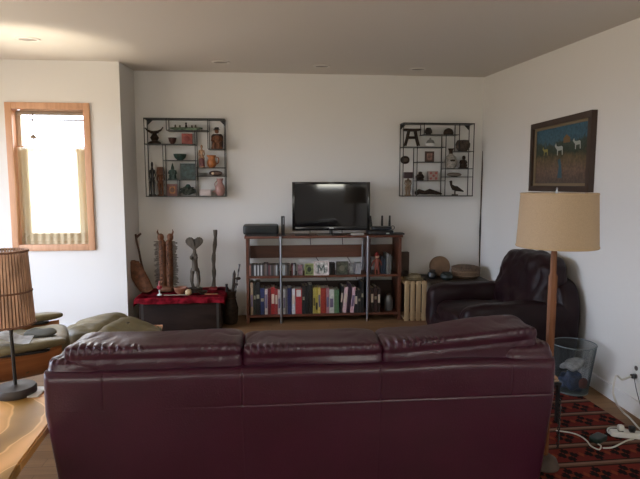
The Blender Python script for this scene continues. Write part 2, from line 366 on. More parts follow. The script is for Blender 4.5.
# ------------------------------------------------------------------ sofa
def leather_fn(seed, amp=0.012, pucker=0.0, fr=3.0, drop=0.0, h=(1,1,1)):
    def fn(q, p):
        s = Vector((p.x*fr*1.2, p.y*fr*2, p.z*fr*2.2)) + Vector((seed*7.3, 0, 0))
        d = noise.noise(s)*amp
        rg = 1-abs(noise.noise(Vector((p.x*9, p.y*6, p.z*5+seed*3))))*2.4
        d -= max(0, rg-0.55)*amp*0.6*(0.3+0.7*abs(q.x))*(0.35 if pucker and q.y < -0.8 and q.z < 0.6 else 1)
        if pucker:
            w = math.exp(-((q.z-0.93)/0.12)**2)*(math.exp(-((q.y+0.9)/0.45)**2) if pucker > 0.0065 else 1)
            d += w*pucker*(math.sin(p.x*205+3*noise.noise(p*6+Vector((seed, 0, 0)))))*(0.6+0.6*noise.noise(p*4))
            d -= math.exp(-((q.z-0.72)/0.07)**2)*0.004
        nrm = Vector((q.x**3, q.y**3, q.z**3))
        if nrm.length > 1e-6: nrm.normalize()
        p = p + nrm*d
        p.z -= drop*(q.x*q.x)
        return p
    return fn
SX0, SX1, SY = -0.955, 1.29, 2.22
sofa = thing('leather_sofa', 'burgundy leather three-seat sofa in the foreground seen from behind', 'sofa', ((SX0+SX1)/2, SY, 0))
sw = SX1-SX0
obj('base_frame', puff((0, 0.47, 0.24), (sw-0.22, 0.88, 0.36), k=14, n=10), M_leather, sofa)
def bx_(px): return at(px, 400, SY).x - (SX0+SX1)/2
vseams = [bx_(103), bx_(242), bx_(381), bx_(512)]; ZSEAM = 0.632; ZTOP = 0.795; DEP = 0.15
def sofa_back():
    cols = sorted(set([round(-sw/2 + sw*i/70, 4) for i in range(71)] + [round(v+d, 4) for v in vseams for d in (-0.012, -0.006, -0.003, -0.0015, 0, 0.0015, 0.003, 0.006, 0.012)] + [round(s_*(sw/2-d), 4) for s_ in (-1, 1) for d in (0.004, 0.010, 0.018, 0.03)]))
    rows = sorted(set([round(0.06 + (ZTOP-0.06)*i/34, 4) for i in range(35)] + [round(ZSEAM+d, 4) for d in (-0.012, -0.006, -0.003, -0.0015, 0, 0.0015, 0.003, 0.006, 0.012)] + [round(ZTOP-d, 4) for d in (0.003, 0.008, 0.014, 0.022, 0.032)]))
    R = 0.035; bm = BM(); g = []
    def rnd_(d): return R - math.sqrt(max(0, R*R-(R-d)**2)) if d < R else 0
    for x in cols:
        row = []
        ex = rnd_(sw/2-abs(x))
        for z in rows:
            ez = rnd_(ZTOP-z); y = max(ex, ez) + 0.3*min(ex, ez)
            for v in vseams[:3] if z < ZSEAM else vseams:
                if v == vseams[0] and z < ZSEAM: continue
                y += (0.0018 if v in (vseams[0], vseams[3]) else 0.004 if z > ZSEAM else 0.0015)*math.exp(-((x-v)/0.0035)**2)
            y += 0.0024*min(1, max(0, (x-bx_(170))/0.5))*math.exp(-((z-ZSEAM)/0.003)**2)
            y += 0.004*noise.noise(Vector((x*3.2, z*3.5, 2))) + 0.0022*noise.noise(Vector((x*11, z*9, 7)))*(1 if z > ZSEAM else 0.4)
            zz = z + (0.010*noise.noise(Vector((x*2.2, 0, 4))) if z > 0.7 else 0)
            xx = x*(1-0.066*max(0, (0.62-z)/0.56))
            row.append(bm.verts.new((xx, y, zz)))
        row.append(bm.verts.new((row[-1].co.x, DEP, row[-1].co.z-0.01)))
        g.append(row)
    for i in range(len(g)-1):
        for j in range(len(g[0])-1): bm.faces.new((g[i][j], g[i+1][j], g[i+1][j+1], g[i][j+1]))
    for col, fl_ in ((g[0], True), (g[-1], False)):
        bk = [bm.verts.new((v.co.x, DEP, v.co.z)) for v in col[:-1]] + [col[-1]]
        for j in range(len(col)-1):
            q = (col[j], bk[j], bk[j+1], col[j+1]) if not fl_ else (col[j+1], bk[j+1], bk[j], col[j])
            try: bm.faces.new([v for k, v in enumerate(q) if v not in q[:k]])
            except Exception: pass
    return bm
obj('back_panel', sofa_back(), M_leather, sofa)
obj('back_seam', tube([(bx_(246), 0.0015, ZSEAM), (bx_(300), 0.001, ZSEAM), (bx_(420), 0.0, ZSEAM+0.001), (sw/2-0.06, 0.0005, ZSEAM+0.001)], 0.0012, 6), mat('seam_thread', (0.09, 0.03, 0.045), 0.5), sofa)
def topn(q, p):
    return p
# arms: puffy padded tops that show at both ends of the back
for s, sd in ((-1, 1), (1, 2)):
    fnl = leather_fn(sd, 0.012, 0.006, 6)
    def fa(q, p, fnl=fnl, s=s):
        p = fnl(q, p)
        t = (p.y+0.42)/0.84
        if q.z > 0: p.z -= 0.16*max(0, t)*q.z
        return p
    obj('arm', puff((s*(sw/2-0.118), 0.49, 0.688 if s < 0 else 0.700), (0.262, 0.93, 0.34), k=7, n=60, fn=fa), M_leather, sofa)
    obj('arm_side_panel', puff((s*(sw/2-0.185), 0.53, 0.33), (0.20, 0.86, 0.52), k=10, n=12), M_leather, sofa)
# back cushions
cx_ = (SX0+SX1)/2
cdef = [(75, 243, 332, 1, 0.0), (243, 378, 331, 2, 0.0), (378, 524, 319, 3, 0.0)]
for x0, x1, py, sd, dr in cdef:
    A = at(x0, py+14, 2.42); B = at(x1, py+14, 2.42); top = at((x0+x1)/2, py, 2.40).z
    w = B.x-A.x+0.006; h = 0.38; top -= 0.026 if sd < 3 else 0.042
    fnl = leather_fn(sd, 0.013, 0.0075, 3, drop=-0.002)
    def fc(q, p, fnl=fnl, sd=sd):
        p = fnl(q, p)
        if sd == 3: p.z += 0.026*q.x
        return p
    obj('back_cushion', puff(((A.x+B.x)/2-cx_, 0.180, top-h/2+0.002), (w, 0.27, h), k=13, n=84, fn=fc), M_leather, sofa)
for i in range(3):
    w = (sw-0.5)/3
    obj('seat_cushion', puff((-sw/2+0.25+w*(i+0.5), 0.62, 0.42), (w-0.006, 0.62, 0.19), k=5, n=14, fn=leather_fn(8+i, 0.01)), M_leather, sofa)
for sx in (-1, 1):
    for y in (0.08, 0.86): obj('foot', lathe([(0.028, 0), (0.034, 0.07)], c=(sx*(sw/2-0.1), y, 0), seg=12), M_black, sofa)

# ------------------------------------------------------------------ armchair
ac = thing('leather_armchair', 'dark burgundy leather armchair against the right wall facing left behind the floor lamp', 'armchair', (2.01, 4.50, 0), 0)
# local: faces -X; width along Y
obj('base_frame', puff((0.02, 0, 0.20), (0.92, 1.0, 0.32), k=10, n=12), M_leather2, ac)
for s in (-1, 1):
    sd = 20+s
    f0 = leather_fn(sd, 0.016, 0, 4)
    def fb(q, p, f0=f0):
        p = f0(q, p)
        if p.x > 0.1 and q.z > 0: p.z -= 0.0
        return p
    obj('arm', puff((-0.04, s*0.46, 0.375), (0.92, 0.22, 0.52), k=5, n=24, fn=fb), M_leather2, ac)
obj('seat_cushion', puff((-0.13, 0, 0.415), (0.74, 0.68, 0.2), k=4, n=24, fn=leather_fn(30, 0.02, 0, 4)), M_leather2, ac)
obj('foot_cushion', puff((-0.46, 0, 0.25), (0.14, 0.66, 0.28), k=4, n=16, fn=leather_fn(31, 0.015)), M_leather2, ac)
def back_out(q, p):
    t = (p.z+0.33)/0.66
    p.x += 0.03*t
    if q.z > 0.2: p.y *= 1-0.12*(q.z-0.2)
    return p
obj('back_shell', puff((0.36, -0.02, 0.46), (0.22, 1.08, 0.72), k=5, n=20, fn=back_out), M_leather2, ac)
f9 = leather_fn(33, 0.03, 0, 5)
def bc(q, p):
    p = f9(q, p); p.x += 0.32*(p.z+0.25)/0.5*0.55
    p.x -= 0.05*max(0, q.z)*1.0
    return p
obj('back_cushion', puff((0.20, 0.0, 0.71), (0.26, 0.90, 0.56), k=4, n=34, fn=bc), M_leather2, ac)
for sx in (-0.36, 0.36):
    for y in (-0.42, 0.42): obj('foot', lathe([(0.025, 0), (0.03, 0.06)], c=(sx, y, 0), seg=10), M_black, ac)

# ------------------------------------------------------------------ lounge chair (plywood shell) and ottoman
lc = thing('lounge_chair', 'plywood shell lounge chair with olive leather cushions by the window', 'lounge chair', (-2.0, 3.80, 0.045), math.radians(22))
def shell_curve(pts, th):
    up = []; dn = []
    for i, (x, z) in enumerate(pts):
        a = Vector(pts[max(0, i-1)]); b = Vector(pts[min(len(pts)-1, i+1)]); t = (b-a).normalized(); n = Vector((-t.y, t.x))
        up.append((x+n.x*th/2, z+n.y*th/2)); dn.append((x-n.x*th/2, z-n.y*th/2))
    return up + dn[::-1]
def shell_surface(L, Wd, z0, side, curve, th=0.014, nx=20, ny=16):
    """a moulded plywood tray: length along x, width along y, sides turned up."""
    bm = BM(); T_ = []; B_ = []
    for i in range(nx+1):
        u = i/nx; x = (u-0.5)*L; rt = []; rbm = []
        for j in range(ny+1):
            v = 2*j/ny-1; y = v*Wd/2*(1-0.10*abs(2*u-1)**3)
            z = z0 + side*abs(v)**3 + curve*(2*u-1)**2
            yy = y*(1+0.02*abs(v))
            rt.append(bm.verts.new((x, yy, z))); rbm.append(bm.verts.new((x, yy*(1+0.03), z-th)))
        T_.append(rt); B_.append(rbm)
    for i in range(nx):
        for j in range(ny):
            bm.faces.new((T_[i][j], T_[i+1][j], T_[i+1][j+1], T_[i][j+1])); bm.faces.new((B_[i][j+1], B_[i+1][j+1], B_[i+1][j], B_[i][j]))
        bm.faces.new((T_[i][0], B_[i][0], B_[i+1][0], T_[i+1][0])); bm.faces.new((T_[i+1][ny], B_[i+1][ny], B_[i][ny], T_[i][ny]))
    for j in range(ny):
        bm.faces.new((T_[0][j+1], B_[0][j+1], B_[0][j], T_[0][j])); bm.faces.new((T_[nx][j], B_[nx][j], B_[nx][j+1], T_[nx][j+1]))
    return bm
obj('seat_shell', shell_surface(0.96, 0.82, 0.19, 0.24, 0.03), M_shell, lc)
def seatfn(q, p):
    w = leather_fn(40, 0.012, 0, 5)(q, p)
    w.z += 0.05*(q.x)**2*(1 if q.z > 0 else 0.6) - 0.015*math.exp(-((p.x-0.18)/0.03)**2) - 0.015*math.exp(-((p.x+0.1)/0.03)**2)
    return w
obj('seat_cushion', puff((0.08, 0, 0.355), (0.92, 0.66, 0.20), k=4, n=28, fn=seatfn), M_olive, lc)
bsh = obj('back_shell', shell_surface(0.86, 0.78, 0, 0.14, 0.03), M_shell, lc); bsh.location = (-0.62, 0, 0.66); bsh.rotation_euler = (0, math.radians(-108+180), 0)
bcu = obj('back_cushion', puff((0, 0, 0.07), (0.8, 0.68, 0.13), k=4, n=16, fn=leather_fn(41, 0.012)), M_olive, lc); bcu.location = (-0.60, 0, 0.66); bcu.rotation_euler = (0, math.radians(72), 0)
for s in (-1, 1):
    def af(q, p):
        p.z += 0.02*q.x; p.z -= 0.012*q.x*q.x
        p.y *= 1-0.35*max(0, q.x)**2; return p
    ar = obj('armrest', puff((0.20, s*0.40, 0.485), (0.62, 0.15, 0.06), k=3.2, n=16, fn=af), M_olive, lc)
    obj('armrest_backing', puff((0.17, s*0.40, 0.448), (0.48, 0.10, 0.02), k=5, n=8), M_black, ar)
    obj('armrest_bracket', box((0.1, s*0.385, 0.425), (0.12, 0.02, 0.06)), M_black, ar)
obj('pedestal', lathe([(0.05, 0.0), (0.035, 0.04), (0.035, 0.19)], seg=16), M_black, lc)
bm = BM()
for k in range(5):
    a = 2*PI*k/5; add_tube(bm, [(0, 0, 0.015), (0.32*math.cos(a), 0.32*math.sin(a), -0.025)], [0.022, 0.014], 8)
    add_ball(bm, (0.32*math.cos(a), 0.32*math.sin(a), -0.032), (0.035, 0.035, 0.024), 8)
obj('star_base', bm, M_blackm, lc)
# folded paper on the chair's near armrest
pp = flo(7, 331, 0.50)
def paper_sheet():
    bm = BM(); g = []
    for i in range(9):
        row = []
        for j in range(7):
            u, v = i/8-0.5, j/6-0.5
            row.append(bm.verts.new((u*0.26, v*0.20, 0.012 + 0.05*math.exp(-(u*4+0.6)**2) + 0.006*noise.noise(Vector((u*6, v*6, 0))))))
        g.append(row)
    for i in range(8):
        for j in range(6): bm.faces.new((g[i][j], g[i+1][j], g[i+1][j+1], g[i][j+1]))
    r = bmesh.ops.solidify(bm, geom=bm.faces[:], thickness=0.006)
    return bm
pg = obj('folded_newspaper', paper_sheet(), mat('newsprint', (0.72, 0.72, 0.72), 0.8, var=0.2, vscale=22)); pg.location = (-1.70, 3.53, 0.557); pg.rotation_euler = (0, 0, 0.25)
tag(pg, 'white and grey folded newspaper lying on the lounge chair armrest', 'newspaper')
bkp = obj('grey_cloth', puff((0, 0, 0.02), (0.20, 0.16, 0.04), k=3, n=12, fn=lambda q, p: p+Vector((0, 0, 0.012*noise.noise(p*12)))), mat('grey_cloth', (0.10, 0.10, 0.085), 0.9)); bkp.location = (-1.62, 3.80, 0.525)
tag(bkp, 'crumpled dark grey cloth on the lounge chair seat beside the newspaper', 'cloth')
# ottoman
ot = thing('ottoman', 'olive leather ottoman with plywood shell between lounge chair and trunk', 'ottoman', (-1.36, 4.62, -0.0), math.radians(-12))
obj('shell', shell_surface(0.66, 0.56, 0.20, 0.10, 0.02), M_shell, ot)
def otf(q, p):
    w = leather_fn(44, 0.016, 0, 6)(q, p)
    if q.z > 0: w.z += 0.03*math.cos(p.x*9+0.6) - 0.02*math.exp(-((p.x)/0.025)**2); w.z -= 0.04*q.x
    return w
obj('cushion', puff((0, 0, 0.31), (0.76, 0.60, 0.18), k=3.4, n=30, fn=otf), M_olive, ot)
for u_ in (-0.16, 0.14): obj('cushion_button', puff((u_, -0.02, 0.405), (0.03, 0.03, 0.012), k=2.4, n=6), mat('dark_olive_piping', (0.05, 0.035, 0.02), 0.5), ot)
obj('pedestal', lathe([(0.045, 0.04), (0.03, 0.07), (0.03, 0.20)], seg=14), M_black, ot)
bm = BM()
for k in range(4):
    a = 2*PI*k/4+0.5; add_tube(bm, [(0, 0, 0.05), (0.26*math.cos(a), 0.26*math.sin(a), 0.014)], [0.02, 0.013], 8)
obj('star_base', bm, M_blackm, ot)

# ------------------------------------------------------------------ live-edge table, rattan lamp, card
TZ = 0.53
tb = thing('live_edge_table', 'golden live-edge wooden side table with swirling grain at the lower left', 'table', (-1.5, 2.3, 0))
outl = [(-1.07, 2.66), (-1.005, 2.50), (-0.985, 2.33), (-0.970, 2.15), (-0.955, 1.99), (-0.935, 1.84), (-0.955, 1.68), (-1.12, 1.55), (-1.4, 1.48), (-1.8, 1.52), (-2.05, 1.7), (-2.12, 2.1), (-2.02, 2.55), (-1.75, 2.78), (-1.45, 2.86), (-1.22, 2.80)]
ol = []
for i in range(len(outl)):
    P0, P1, P2, P3 = [Vector(outl[(i+k-1) % len(outl)]) for k in range(4)]
    for s in range(5):
        t = s/5; p = 0.5*((2*P1)+(-P0+P2)*t+(2*P0-5*P1+4*P2-P3)*t*t+(-P0+3*P1-3*P2+P3)*t**3)
        nn = 0.004*noise.noise(Vector((p.x*5, p.y*5, 0))); ol.append((min(p.x+nn, -0.93)+1.5, p.y+nn-2.3))
obj('tabletop', prism(ol[::-1], 0.045, 'XY', (0, 0, TZ-0.0225), bev=0.007), M_burl, tb)
bm = BM(); add_prism(bm, [(x*0.5-0.05, y*0.5) for x, y in ol[::-1]], 0.06, 'XY', (0, 0, 0.03)); add_tube(bm, [(-0.05, 0, 0.05), (-0.03, 0.02, 0.2), (-0.08, 0, 0.36), (-0.05, 0, TZ-0.04)], [0.22, 0.12, 0.14, 0.26], 18)
obj('trunk_base', bm, M_burl, tb)
lp = flo(16, 394, TZ)
lampY = lp.y
tl = thing('rattan_table_lamp', 'table lamp with brown rattan slat drum shade and round dark base', 'table lamp', (lp.x, lp.y, TZ+0.001))
obj('base', lathe([(0.094, 0), (0.096, 0.008), (0.096, 0.034), (0.090, 0.042), (0.02, 0.044), (0.010, 0.050)], seg=40), M_stone, tl)
Tp = at(10, 320, lampY)
obj('pole', tube([(0, 0, 0.045), (-0.006, 0, 0.33), (-0.008, 0, 0.50)], 0.0085, 10), M_blackm, tl)
zt = at(10, 250, lampY).z-TZ; zb = at(10, 325, lampY).z-TZ; scx = at(8, 290, lampY).x-lp.x
R0, R1 = (at(28, 255, lampY).x-at(8, 255, lampY).x), (at(31.5, 320, lampY).x-at(8, 320, lampY).x)
shd = obj('shade', (lambda bm: [add_box(bm, ((R0+(R1-R0)*0.5)*math.cos(a), (R0+(R1-R0)*0.5)*math.sin(a), (zt+zb)/2), (0.004, 2*PI*R1/46*random.Random(k).uniform(0.5, 0.75), zt-zb), Matrix.Rotation(a, 3, 'Z') @ Matrix.Rotation(math.atan((R1-R0)/(zb-zt))*1.0, 3, 'Y')) for k, a in [(k, 2*PI*k/46) for k in range(46)]] and bm)(BM()), M_rattan, tl, False); shd.location = (scx, 0, 0)
ln = obj('liner', (lambda bm: add_lathe(bm, [(R1-0.008, zb+0.006), (R0-0.008, zt-0.02), (R0-0.010, zt-0.02), (R1-0.010, zb+0.006), (R1-0.008, zb+0.006)], seg=40))(BM()), M_liner, shd)
for z, rr in ((zt-0.008, R0+0.004), ((zt*0.45+zb*0.55), (R0+R1)/2+0.003), (zb+0.006, R1+0.003)):
    rg = obj('shade_ring', tube([((rr)*math.cos(2*PI*k/40), (rr)*math.sin(2*PI*k/40), z) for k in range(41)], 0.0045, 8), mat('dark_rattan', (0.16, 0.07, 0.04), 0.6), shd)
obj('spider', (lambda bm: [add_tube(bm, [(0, 0, zb+0.09), (R1*0.93*math.cos(a), R1*0.93*math.sin(a), zb+0.09)], 0.003, 6) for a in (0, 2.09, 4.19)] and bm)(BM()), M_blackm, shd)
cp = flo(39, 394, TZ)
cd = obj('white_card', box((0, 0, 0.004), (0.09, 0.13, 0.008), bev=0.001), M_white); cd.location = (cp.x-0.03, cp.y+0.02, TZ+0.0); tag(cd, 'small white card on the live-edge table beside the lamp base', 'card')

# ------------------------------------------------------------------ floor lamp
fl = thing('floor_lamp', 'tall floor lamp with turned wooden pole and cream drum shade', 'floor lamp', (1.515, 2.70, 0.0095))
obj('base', lathe([(0.075, 0), (0.078, 0.01), (0.062, 0.05), (0.03, 0.07)], seg=28), mat('brown_base', (0.06, 0.038, 0.026), 0.7, var=0.3), fl)
obj('pole', lathe([(0.016, 0.07), (0.018, 0.10), (0.0215, 0.5), (0.0235, 0.95), (0.0235, 1.08), (0.0165, 1.095), (0.0165, 1.20), (0.014, 1.23)], seg=8), M_lampw, fl)
obj('harp', tube([(0, 0, 1.22), (0.06, 0, 1.28), (0.07, 0, 1.38), (0.03, 0, 1.5), (0, 0, 1.515), (-0.03, 0, 1.5), (-0.07, 0, 1.38), (-0.06, 0, 1.28), (0, 0, 1.22)], 0.0025, 6), M_chrome, fl)
shz0, shz1 = 1.238, 1.528
sh = obj('lamp_shade', lathe([(0.206, shz0), (0.192, shz1), (0.189, shz1), (0.203, shz0), (0.206, shz0)], c=(0.012, 0, 0), seg=56), M_cream, fl)
for z, r in ((shz0+0.006, 0.2065), (shz1-0.006, 0.193)): obj('shade_trim', tube([(0.012+r*math.cos(2*PI*k/48), r*math.sin(2*PI*k/48), z) for k in range(49)], 0.003, 6), mat('shade_trim', (0.45, 0.32, 0.18), 0.8), sh)
obj('spider', (lambda bm: [add_tube(bm, [(0, 0, 1.515), (0.012+0.19*math.cos(a), 0.19*math.sin(a), 1.525)], 0.002, 6) for a in (0.3, 2.4, 4.5)] and bm)(BM()), M_chrome, sh)
obj('finial', lathe([(0.003, 1.515), (0.008, 1.53), (0.004, 1.545), (0.006, 1.552), (1e-5, 1.56)], seg=10), M_chrome, fl)
# twisted dark cord hanging beside the pole
bm = BM(); q0 = Vector((0.055, -0.03, 0.0))
for ph in (0, PI): add_tube(bm, [(q0.x+0.006*math.cos(k*0.9+ph), q0.y+0.006*math.sin(k*0.9+ph), 0.12+0.0085*k) for k in range(34)], 0.0032, 6)
tw = obj('twisted_cord', bm, M_black, fl)

# ------------------------------------------------------------------ rug
def rug_mat():
    m = bpy.data.materials.new('kilim'); m.use_nodes = True; nt = m.node_tree; b = nt.nodes['Principled BSDF']; N = nt.nodes; L = nt.links
    b.inputs['Roughness'].default_value = 0.95; b.inputs['Specular IOR Level'].default_value = 0.1
    tc = N.new('ShaderNodeTexCoord'); sp_ = N.new('ShaderNodeSeparateXYZ'); L.new(tc.outputs['Object'], sp_.inputs[0])
    def mth(op, a, b_=None, c=None):
        n = N.new('ShaderNodeMath'); n.operation = op
        for i, v in enumerate((a, b_, c)):
            if v is None: continue
            if isinstance(v, (int, float)): n.inputs[i].default_value = v
            else: L.new(v, n.inputs[i])
        return n.outputs[0]
    X, Y_ = sp_.outputs[0], sp_.outputs[1]
    fy = mth('FRACT', mth('DIVIDE', Y_, 0.207)); row = mth('FLOOR', mth('DIVIDE', Y_, 0.207))
    # band ramp across one repeat
    r = N.new('ShaderNodeValToRGB'); r.color_ramp.interpolation = 'CONSTANT'; e = r.color_ramp.elements
    cols = [(0.0, (0.26, 0.16, 0.12)), (0.09, (0.045, 0.018, 0.014)), (0.15, (0.15, 0.022, 0.018)), (0.50, (0.18, 0.028, 0.021)), (0.84, (0.05, 0.02, 0.016)), (0.92, (0.16, 0.09, 0.06))]
    e[0].position = 0; e[0].color = (*cols[0][1], 1); e[1].position = cols[1][0]; e[1].color = (*cols[1][1], 1)
    for p, c in cols[2:]:
        q = e.new(p); q.color = (*c, 1)
    L.new(fy, r.inputs[0])
    # stepped diamond motifs
    fx = mth('FRACT', mth('ADD', mth('DIVIDE', X, 0.165), mth('MULTIPLY', row, 0.37)))
    u = mth('ABSOLUTE', mth('SUBTRACT', fx, 0.5)); v = mth('ABSOLUTE', mth('SUBTRACT', fy, 0.5))
    us = mth('DIVIDE', mth('FLOOR', mth('MULTIPLY', u, 22)), 22); vs2 = mth('DIVIDE', mth('FLOOR', mth('MULTIPLY', v, 14)), 14)
    d1 = mth('ADD', us, vs2)
    inner = mth('LESS_THAN', d1, 0.06); outer = mth('LESS_THAN', d1, 0.32)
    arms = mth('MULTIPLY', mth('GREATER_THAN', mth('ABSOLUTE', mth('SUBTRACT', us, mth('MULTIPLY', vs2, 1.1))), 0.03), outer)
    u2 = mth('ABSOLUTE', mth('SUBTRACT', mth('FRACT', mth('ADD', fx, 0.5)), 0.5)); small = mth('LESS_THAN', mth('ADD', u2, mth('MULTIPLY', v, 0.7)), 0.10)
    nz = N.new('ShaderNodeTexNoise'); nz.inputs['Scale'].default_value = 6; L.new(tc.outputs['Object'], nz.inputs[0])
    def mix(f, a, col):
        n = N.new('ShaderNodeMixRGB'); L.new(f, n.inputs[0]); L.new(a, n.inputs[1]); n.inputs[2].default_value = (*col, 1); return n.outputs[0]
    c = mix(arms, r.outputs[0], (0.016, 0.010, 0.010)); c = mix(inner, c, (0.20, 0.04, 0.02)); c = mix(small, c, (0.24, 0.055, 0.025))
    mm = N.new('ShaderNodeMixRGB'); mm.blend_type = 'MULTIPLY'; mm.inputs[0].default_value = 0.35; L.new(c, mm.inputs[1]); L.new(nz.outputs[0], mm.inputs[2]); L.new(mm.outputs[0], b.inputs['Base Color'])
    return m
bm = BM(); nx, ny = 24, 30; X0, X1, Y0, Y1 = 1.31, 2.34, 0.9, 3.84; g = []
for i in range(nx+1):
    row = []
    for j in range(ny+1):
        x = X0+(X1-X0)*i/nx; y = Y0+(Y1-Y0)*j/ny
        row.append(bm.verts.new((x-1.44, y-2.28, 0.008+0.0015*noise.noise(Vector((x*3, y*3, 0))))))
    g.append(row)
for i in range(nx):
    for j in range(ny): bm.faces.new((g[i][j], g[i+1][j], g[i+1][j+1], g[i][j+1]))
ext = bmesh.ops.extrude_face_region(bm, geom=bm.faces[:])
for v in ext['geom']:
    if isinstance(v, bmesh.types.BMVert): v.co.z = 0.0
bmesh.ops.recalc_face_normals(bm, faces=bm.faces[:])
rug = obj('kilim_rug', bm, rug_mat(), None, False); rug.location = (1.44, 2.28, 0.0005); rug.rotation_euler = (0, 0, math.radians(1.5))
tag(rug, 'red and dark brown striped kilim rug with diamond motifs on the wood floor', 'rug')

# ------------------------------------------------------------------ mesh bin and what is in it
BX, BY = 2.285, 3.73
bn = thing('mesh_waste_bin', 'round grey wire mesh waste bin beside the armchair at the right wall', 'waste bin', (BX, BY, 0.0095))
Rb, Rt, Hb = 0.112, 0.158, 0.37
def mesh_cone(nr, nc, w=0.0014):
    bm = BM()
    for k in range(nc):
        a = 2*PI*k/nc; add_tube(bm, [(Rb*math.cos(a), Rb*math.sin(a), 0.01), (Rt*math.cos(a), Rt*math.sin(a), Hb)], w*0.5, 3, False)
    for j in range(nr):
        t = (j+0.5)/nr; r = Rb+(Rt-Rb)*t; z = 0.01+(Hb-0.01)*t
        add_tube(bm, [(r*math.cos(2*PI*k/48), r*math.sin(2*PI*k/48), z) for k in range(49)], w*0.5, 3, False)
    return bm
obj('mesh_wall', mesh_cone(52, 130), mat('grey_wire', (0.085, 0.10, 0.105), 0.45, metal=0.2), bn, False)
obj('rim', tube([(Rt*math.cos(2*PI*k/48), Rt*math.sin(2*PI*k/48), Hb) for k in range(49)], 0.004, 8), mat('rim_grey', (0.13, 0.16, 0.17), 0.4), bn)
obj('bottom', lathe([(Rb, 0.0), (Rb+0.002, 0.012), (1e-5, 0.012)], seg=40), mat('rim_grey', (0.13, 0.16, 0.17)), bn)
def crumple(s, seed, amp): 
    return puff((0, 0, s[2]/2), s, k=2.6, n=18, fn=lambda q, p: p*(1+amp*noise.noise(p*18+Vector((seed, 0, 0)))) + Vector((0, 0, 0.0)))
for (nm, lab, cat, m, s, l) in [('crumpled_bag', 'dark blue crumpled plastic bag in the bottom of the mesh bin', 'bag', mat('blue_plastic', (0.03, 0.05, 0.12), 0.4, var=0.6, vscale=25), (0.17, 0.17, 0.13), (0, 0, 0.016)),
                                ('crumpled_paper', 'pale grey crumpled wrapper on top of the rubbish in the mesh bin', 'wrapper', mat('pale_wrapper', (0.36, 0.37, 0.38), 0.5, var=0.3, vscale=20), (0.19, 0.12, 0.06), (0.015, 0.02, 0.175)),
                                ('red_packet', 'small dull red packet inside the mesh bin against its near side', 'packet', mat('dull_red', (0.20, 0.05, 0.04), 0.6, var=0.4, vscale=20), (0.07, 0.03, 0.08), (0.03, -0.095, 0.05))]:
    o = obj(nm, crumple(s, len(nm), 0.5), m); o.location = (BX+l[0], BY+l[1], l[2]+0.010); tag(o, lab, cat)
    if nm == 'crumpled_paper': o.rotation_euler = (0, -0.18, 0.5)
# small tan wooden thing leaning out past the sofa's right end
tn = flo(553, 377, 0.20)
tn = at(555, 378, 3.2)
stl = thing('low_black_stool', 'low black stool hidden behind the right end of the sofa', 'stool', (tn.x-0.04, 3.3, 0.0095))
obj('seat', box((0, 0, tn.z-0.06), (0.20, 0.16, 0.02), bev=0.003), M_black, stl)
for a_ in (-1, 1):
    for b_ in (-1, 1): obj('leg', box((a_*0.085, b_*0.065, (tn.z-0.07)/2), (0.02, 0.02, tn.z-0.07)), M_black, stl)
sh_ = thing('tan_shoe', 'small tan leather shoe on the low black stool peeking past the sofa', 'shoe', (tn.x-0.035, 3.26, tn.z-0.040))
obj('upper', puff((0, 0, 0.045), (0.17, 0.07, 0.07), k=3, n=12, fn=lambda q, p: p+Vector((0, 0, -0.025*max(0, q.x)*(1+q.z)))), mat('tan_suede', (0.42, 0.24, 0.14), 0.8, var=0.3, vscale=30), sh_)
obj('sole', puff((0, 0, 0.006), (0.18, 0.075, 0.012), k=4, n=8), mat('shoe_sole', (0.5, 0.36, 0.24), 0.7), sh_)
# ------------------------------------------------------------------ outlet, cords, power strip
oz = 0.30; oy = 3.31
ou = thing('wall_outlet', 'white wall outlet with plug above the right baseboard', 'outlet', (xr(oy)-0.0005, oy, oz), math.atan(0.1/2.9)*-1)
obj('cover_plate', box((-0.003, 0, 0), (0.006, 0.078, 0.125), bev=0.002), M_white, ou)
for z in (-0.028, 0.028): obj('socket', lathe([(0.017, 0), (0.017, 0.003), (1e-5, 0.003)], c=(-0.006, 0, z), seg=20, rot=rotm('Y', -90)), mat('socket_grey', (0.10, 0.09, 0.09), 0.4), ou)
pl = thing('black_plug', 'black plug pushed into the lower socket of the white wall outlet', 'plug', (xr(oy)-0.0095, oy, oz-0.028))
obj('plug_body', puff((-0.018, 0, 0), (0.034, 0.032, 0.028), k=4, n=8), M_black, pl)
def smooth_path(P, n=8):
    P = [Vector(p) for p in P]; out = []
    for i in range(len(P)-1):
        p0, p1, p2, p3 = P[max(i-1, 0)], P[i], P[i+1], P[min(i+2, len(P)-1)]
        for s in range(n):
            t = s/n; out.append(0.5*((2*p1)+(p2-p0)*t+(2*p0-5*p1+4*p2-p3)*t*t+(3*p1-p0-3*p2+p3)*t**3))
    out.append(P[-1]); return out
M_cord = mat('white_cord', (0.60, 0.58, 0.52), 0.5)
def G(px, py, z=0.016): v = flo(px, py, z); return (v.x, v.y, v.z)
stx = Vector(G(626, 437, 0.03))
cpath = [(xr(oy)-0.042, oy, oz-0.028), (xr(oy)-0.12, oy-0.02, oz-0.04), at(616, 376, 3.25), at(613, 390, 3.22), at(616, 402, 3.16), G(622, 411, 0.03), G(630, 418, 0.016), G(638, 427, 0.016), G(646, 434, 0.016)]
o = obj('white_cable', tube(smooth_path(cpath), 0.0065, 8), M_cord); tag(o, 'white cord drooping from the wall outlet to the rug edge', 'cord')
cp2 = [G(636, 436, 0.03), G(630, 431), G(618, 427.5), G(609, 428), G(608, 432), G(613, 435), G(612, 434.5)]
o = obj('white_cable', tube(smooth_path(cp2), 0.0052, 8), M_cord); tag(o, 'white cord looping tightly in front of the power strip', 'cord')
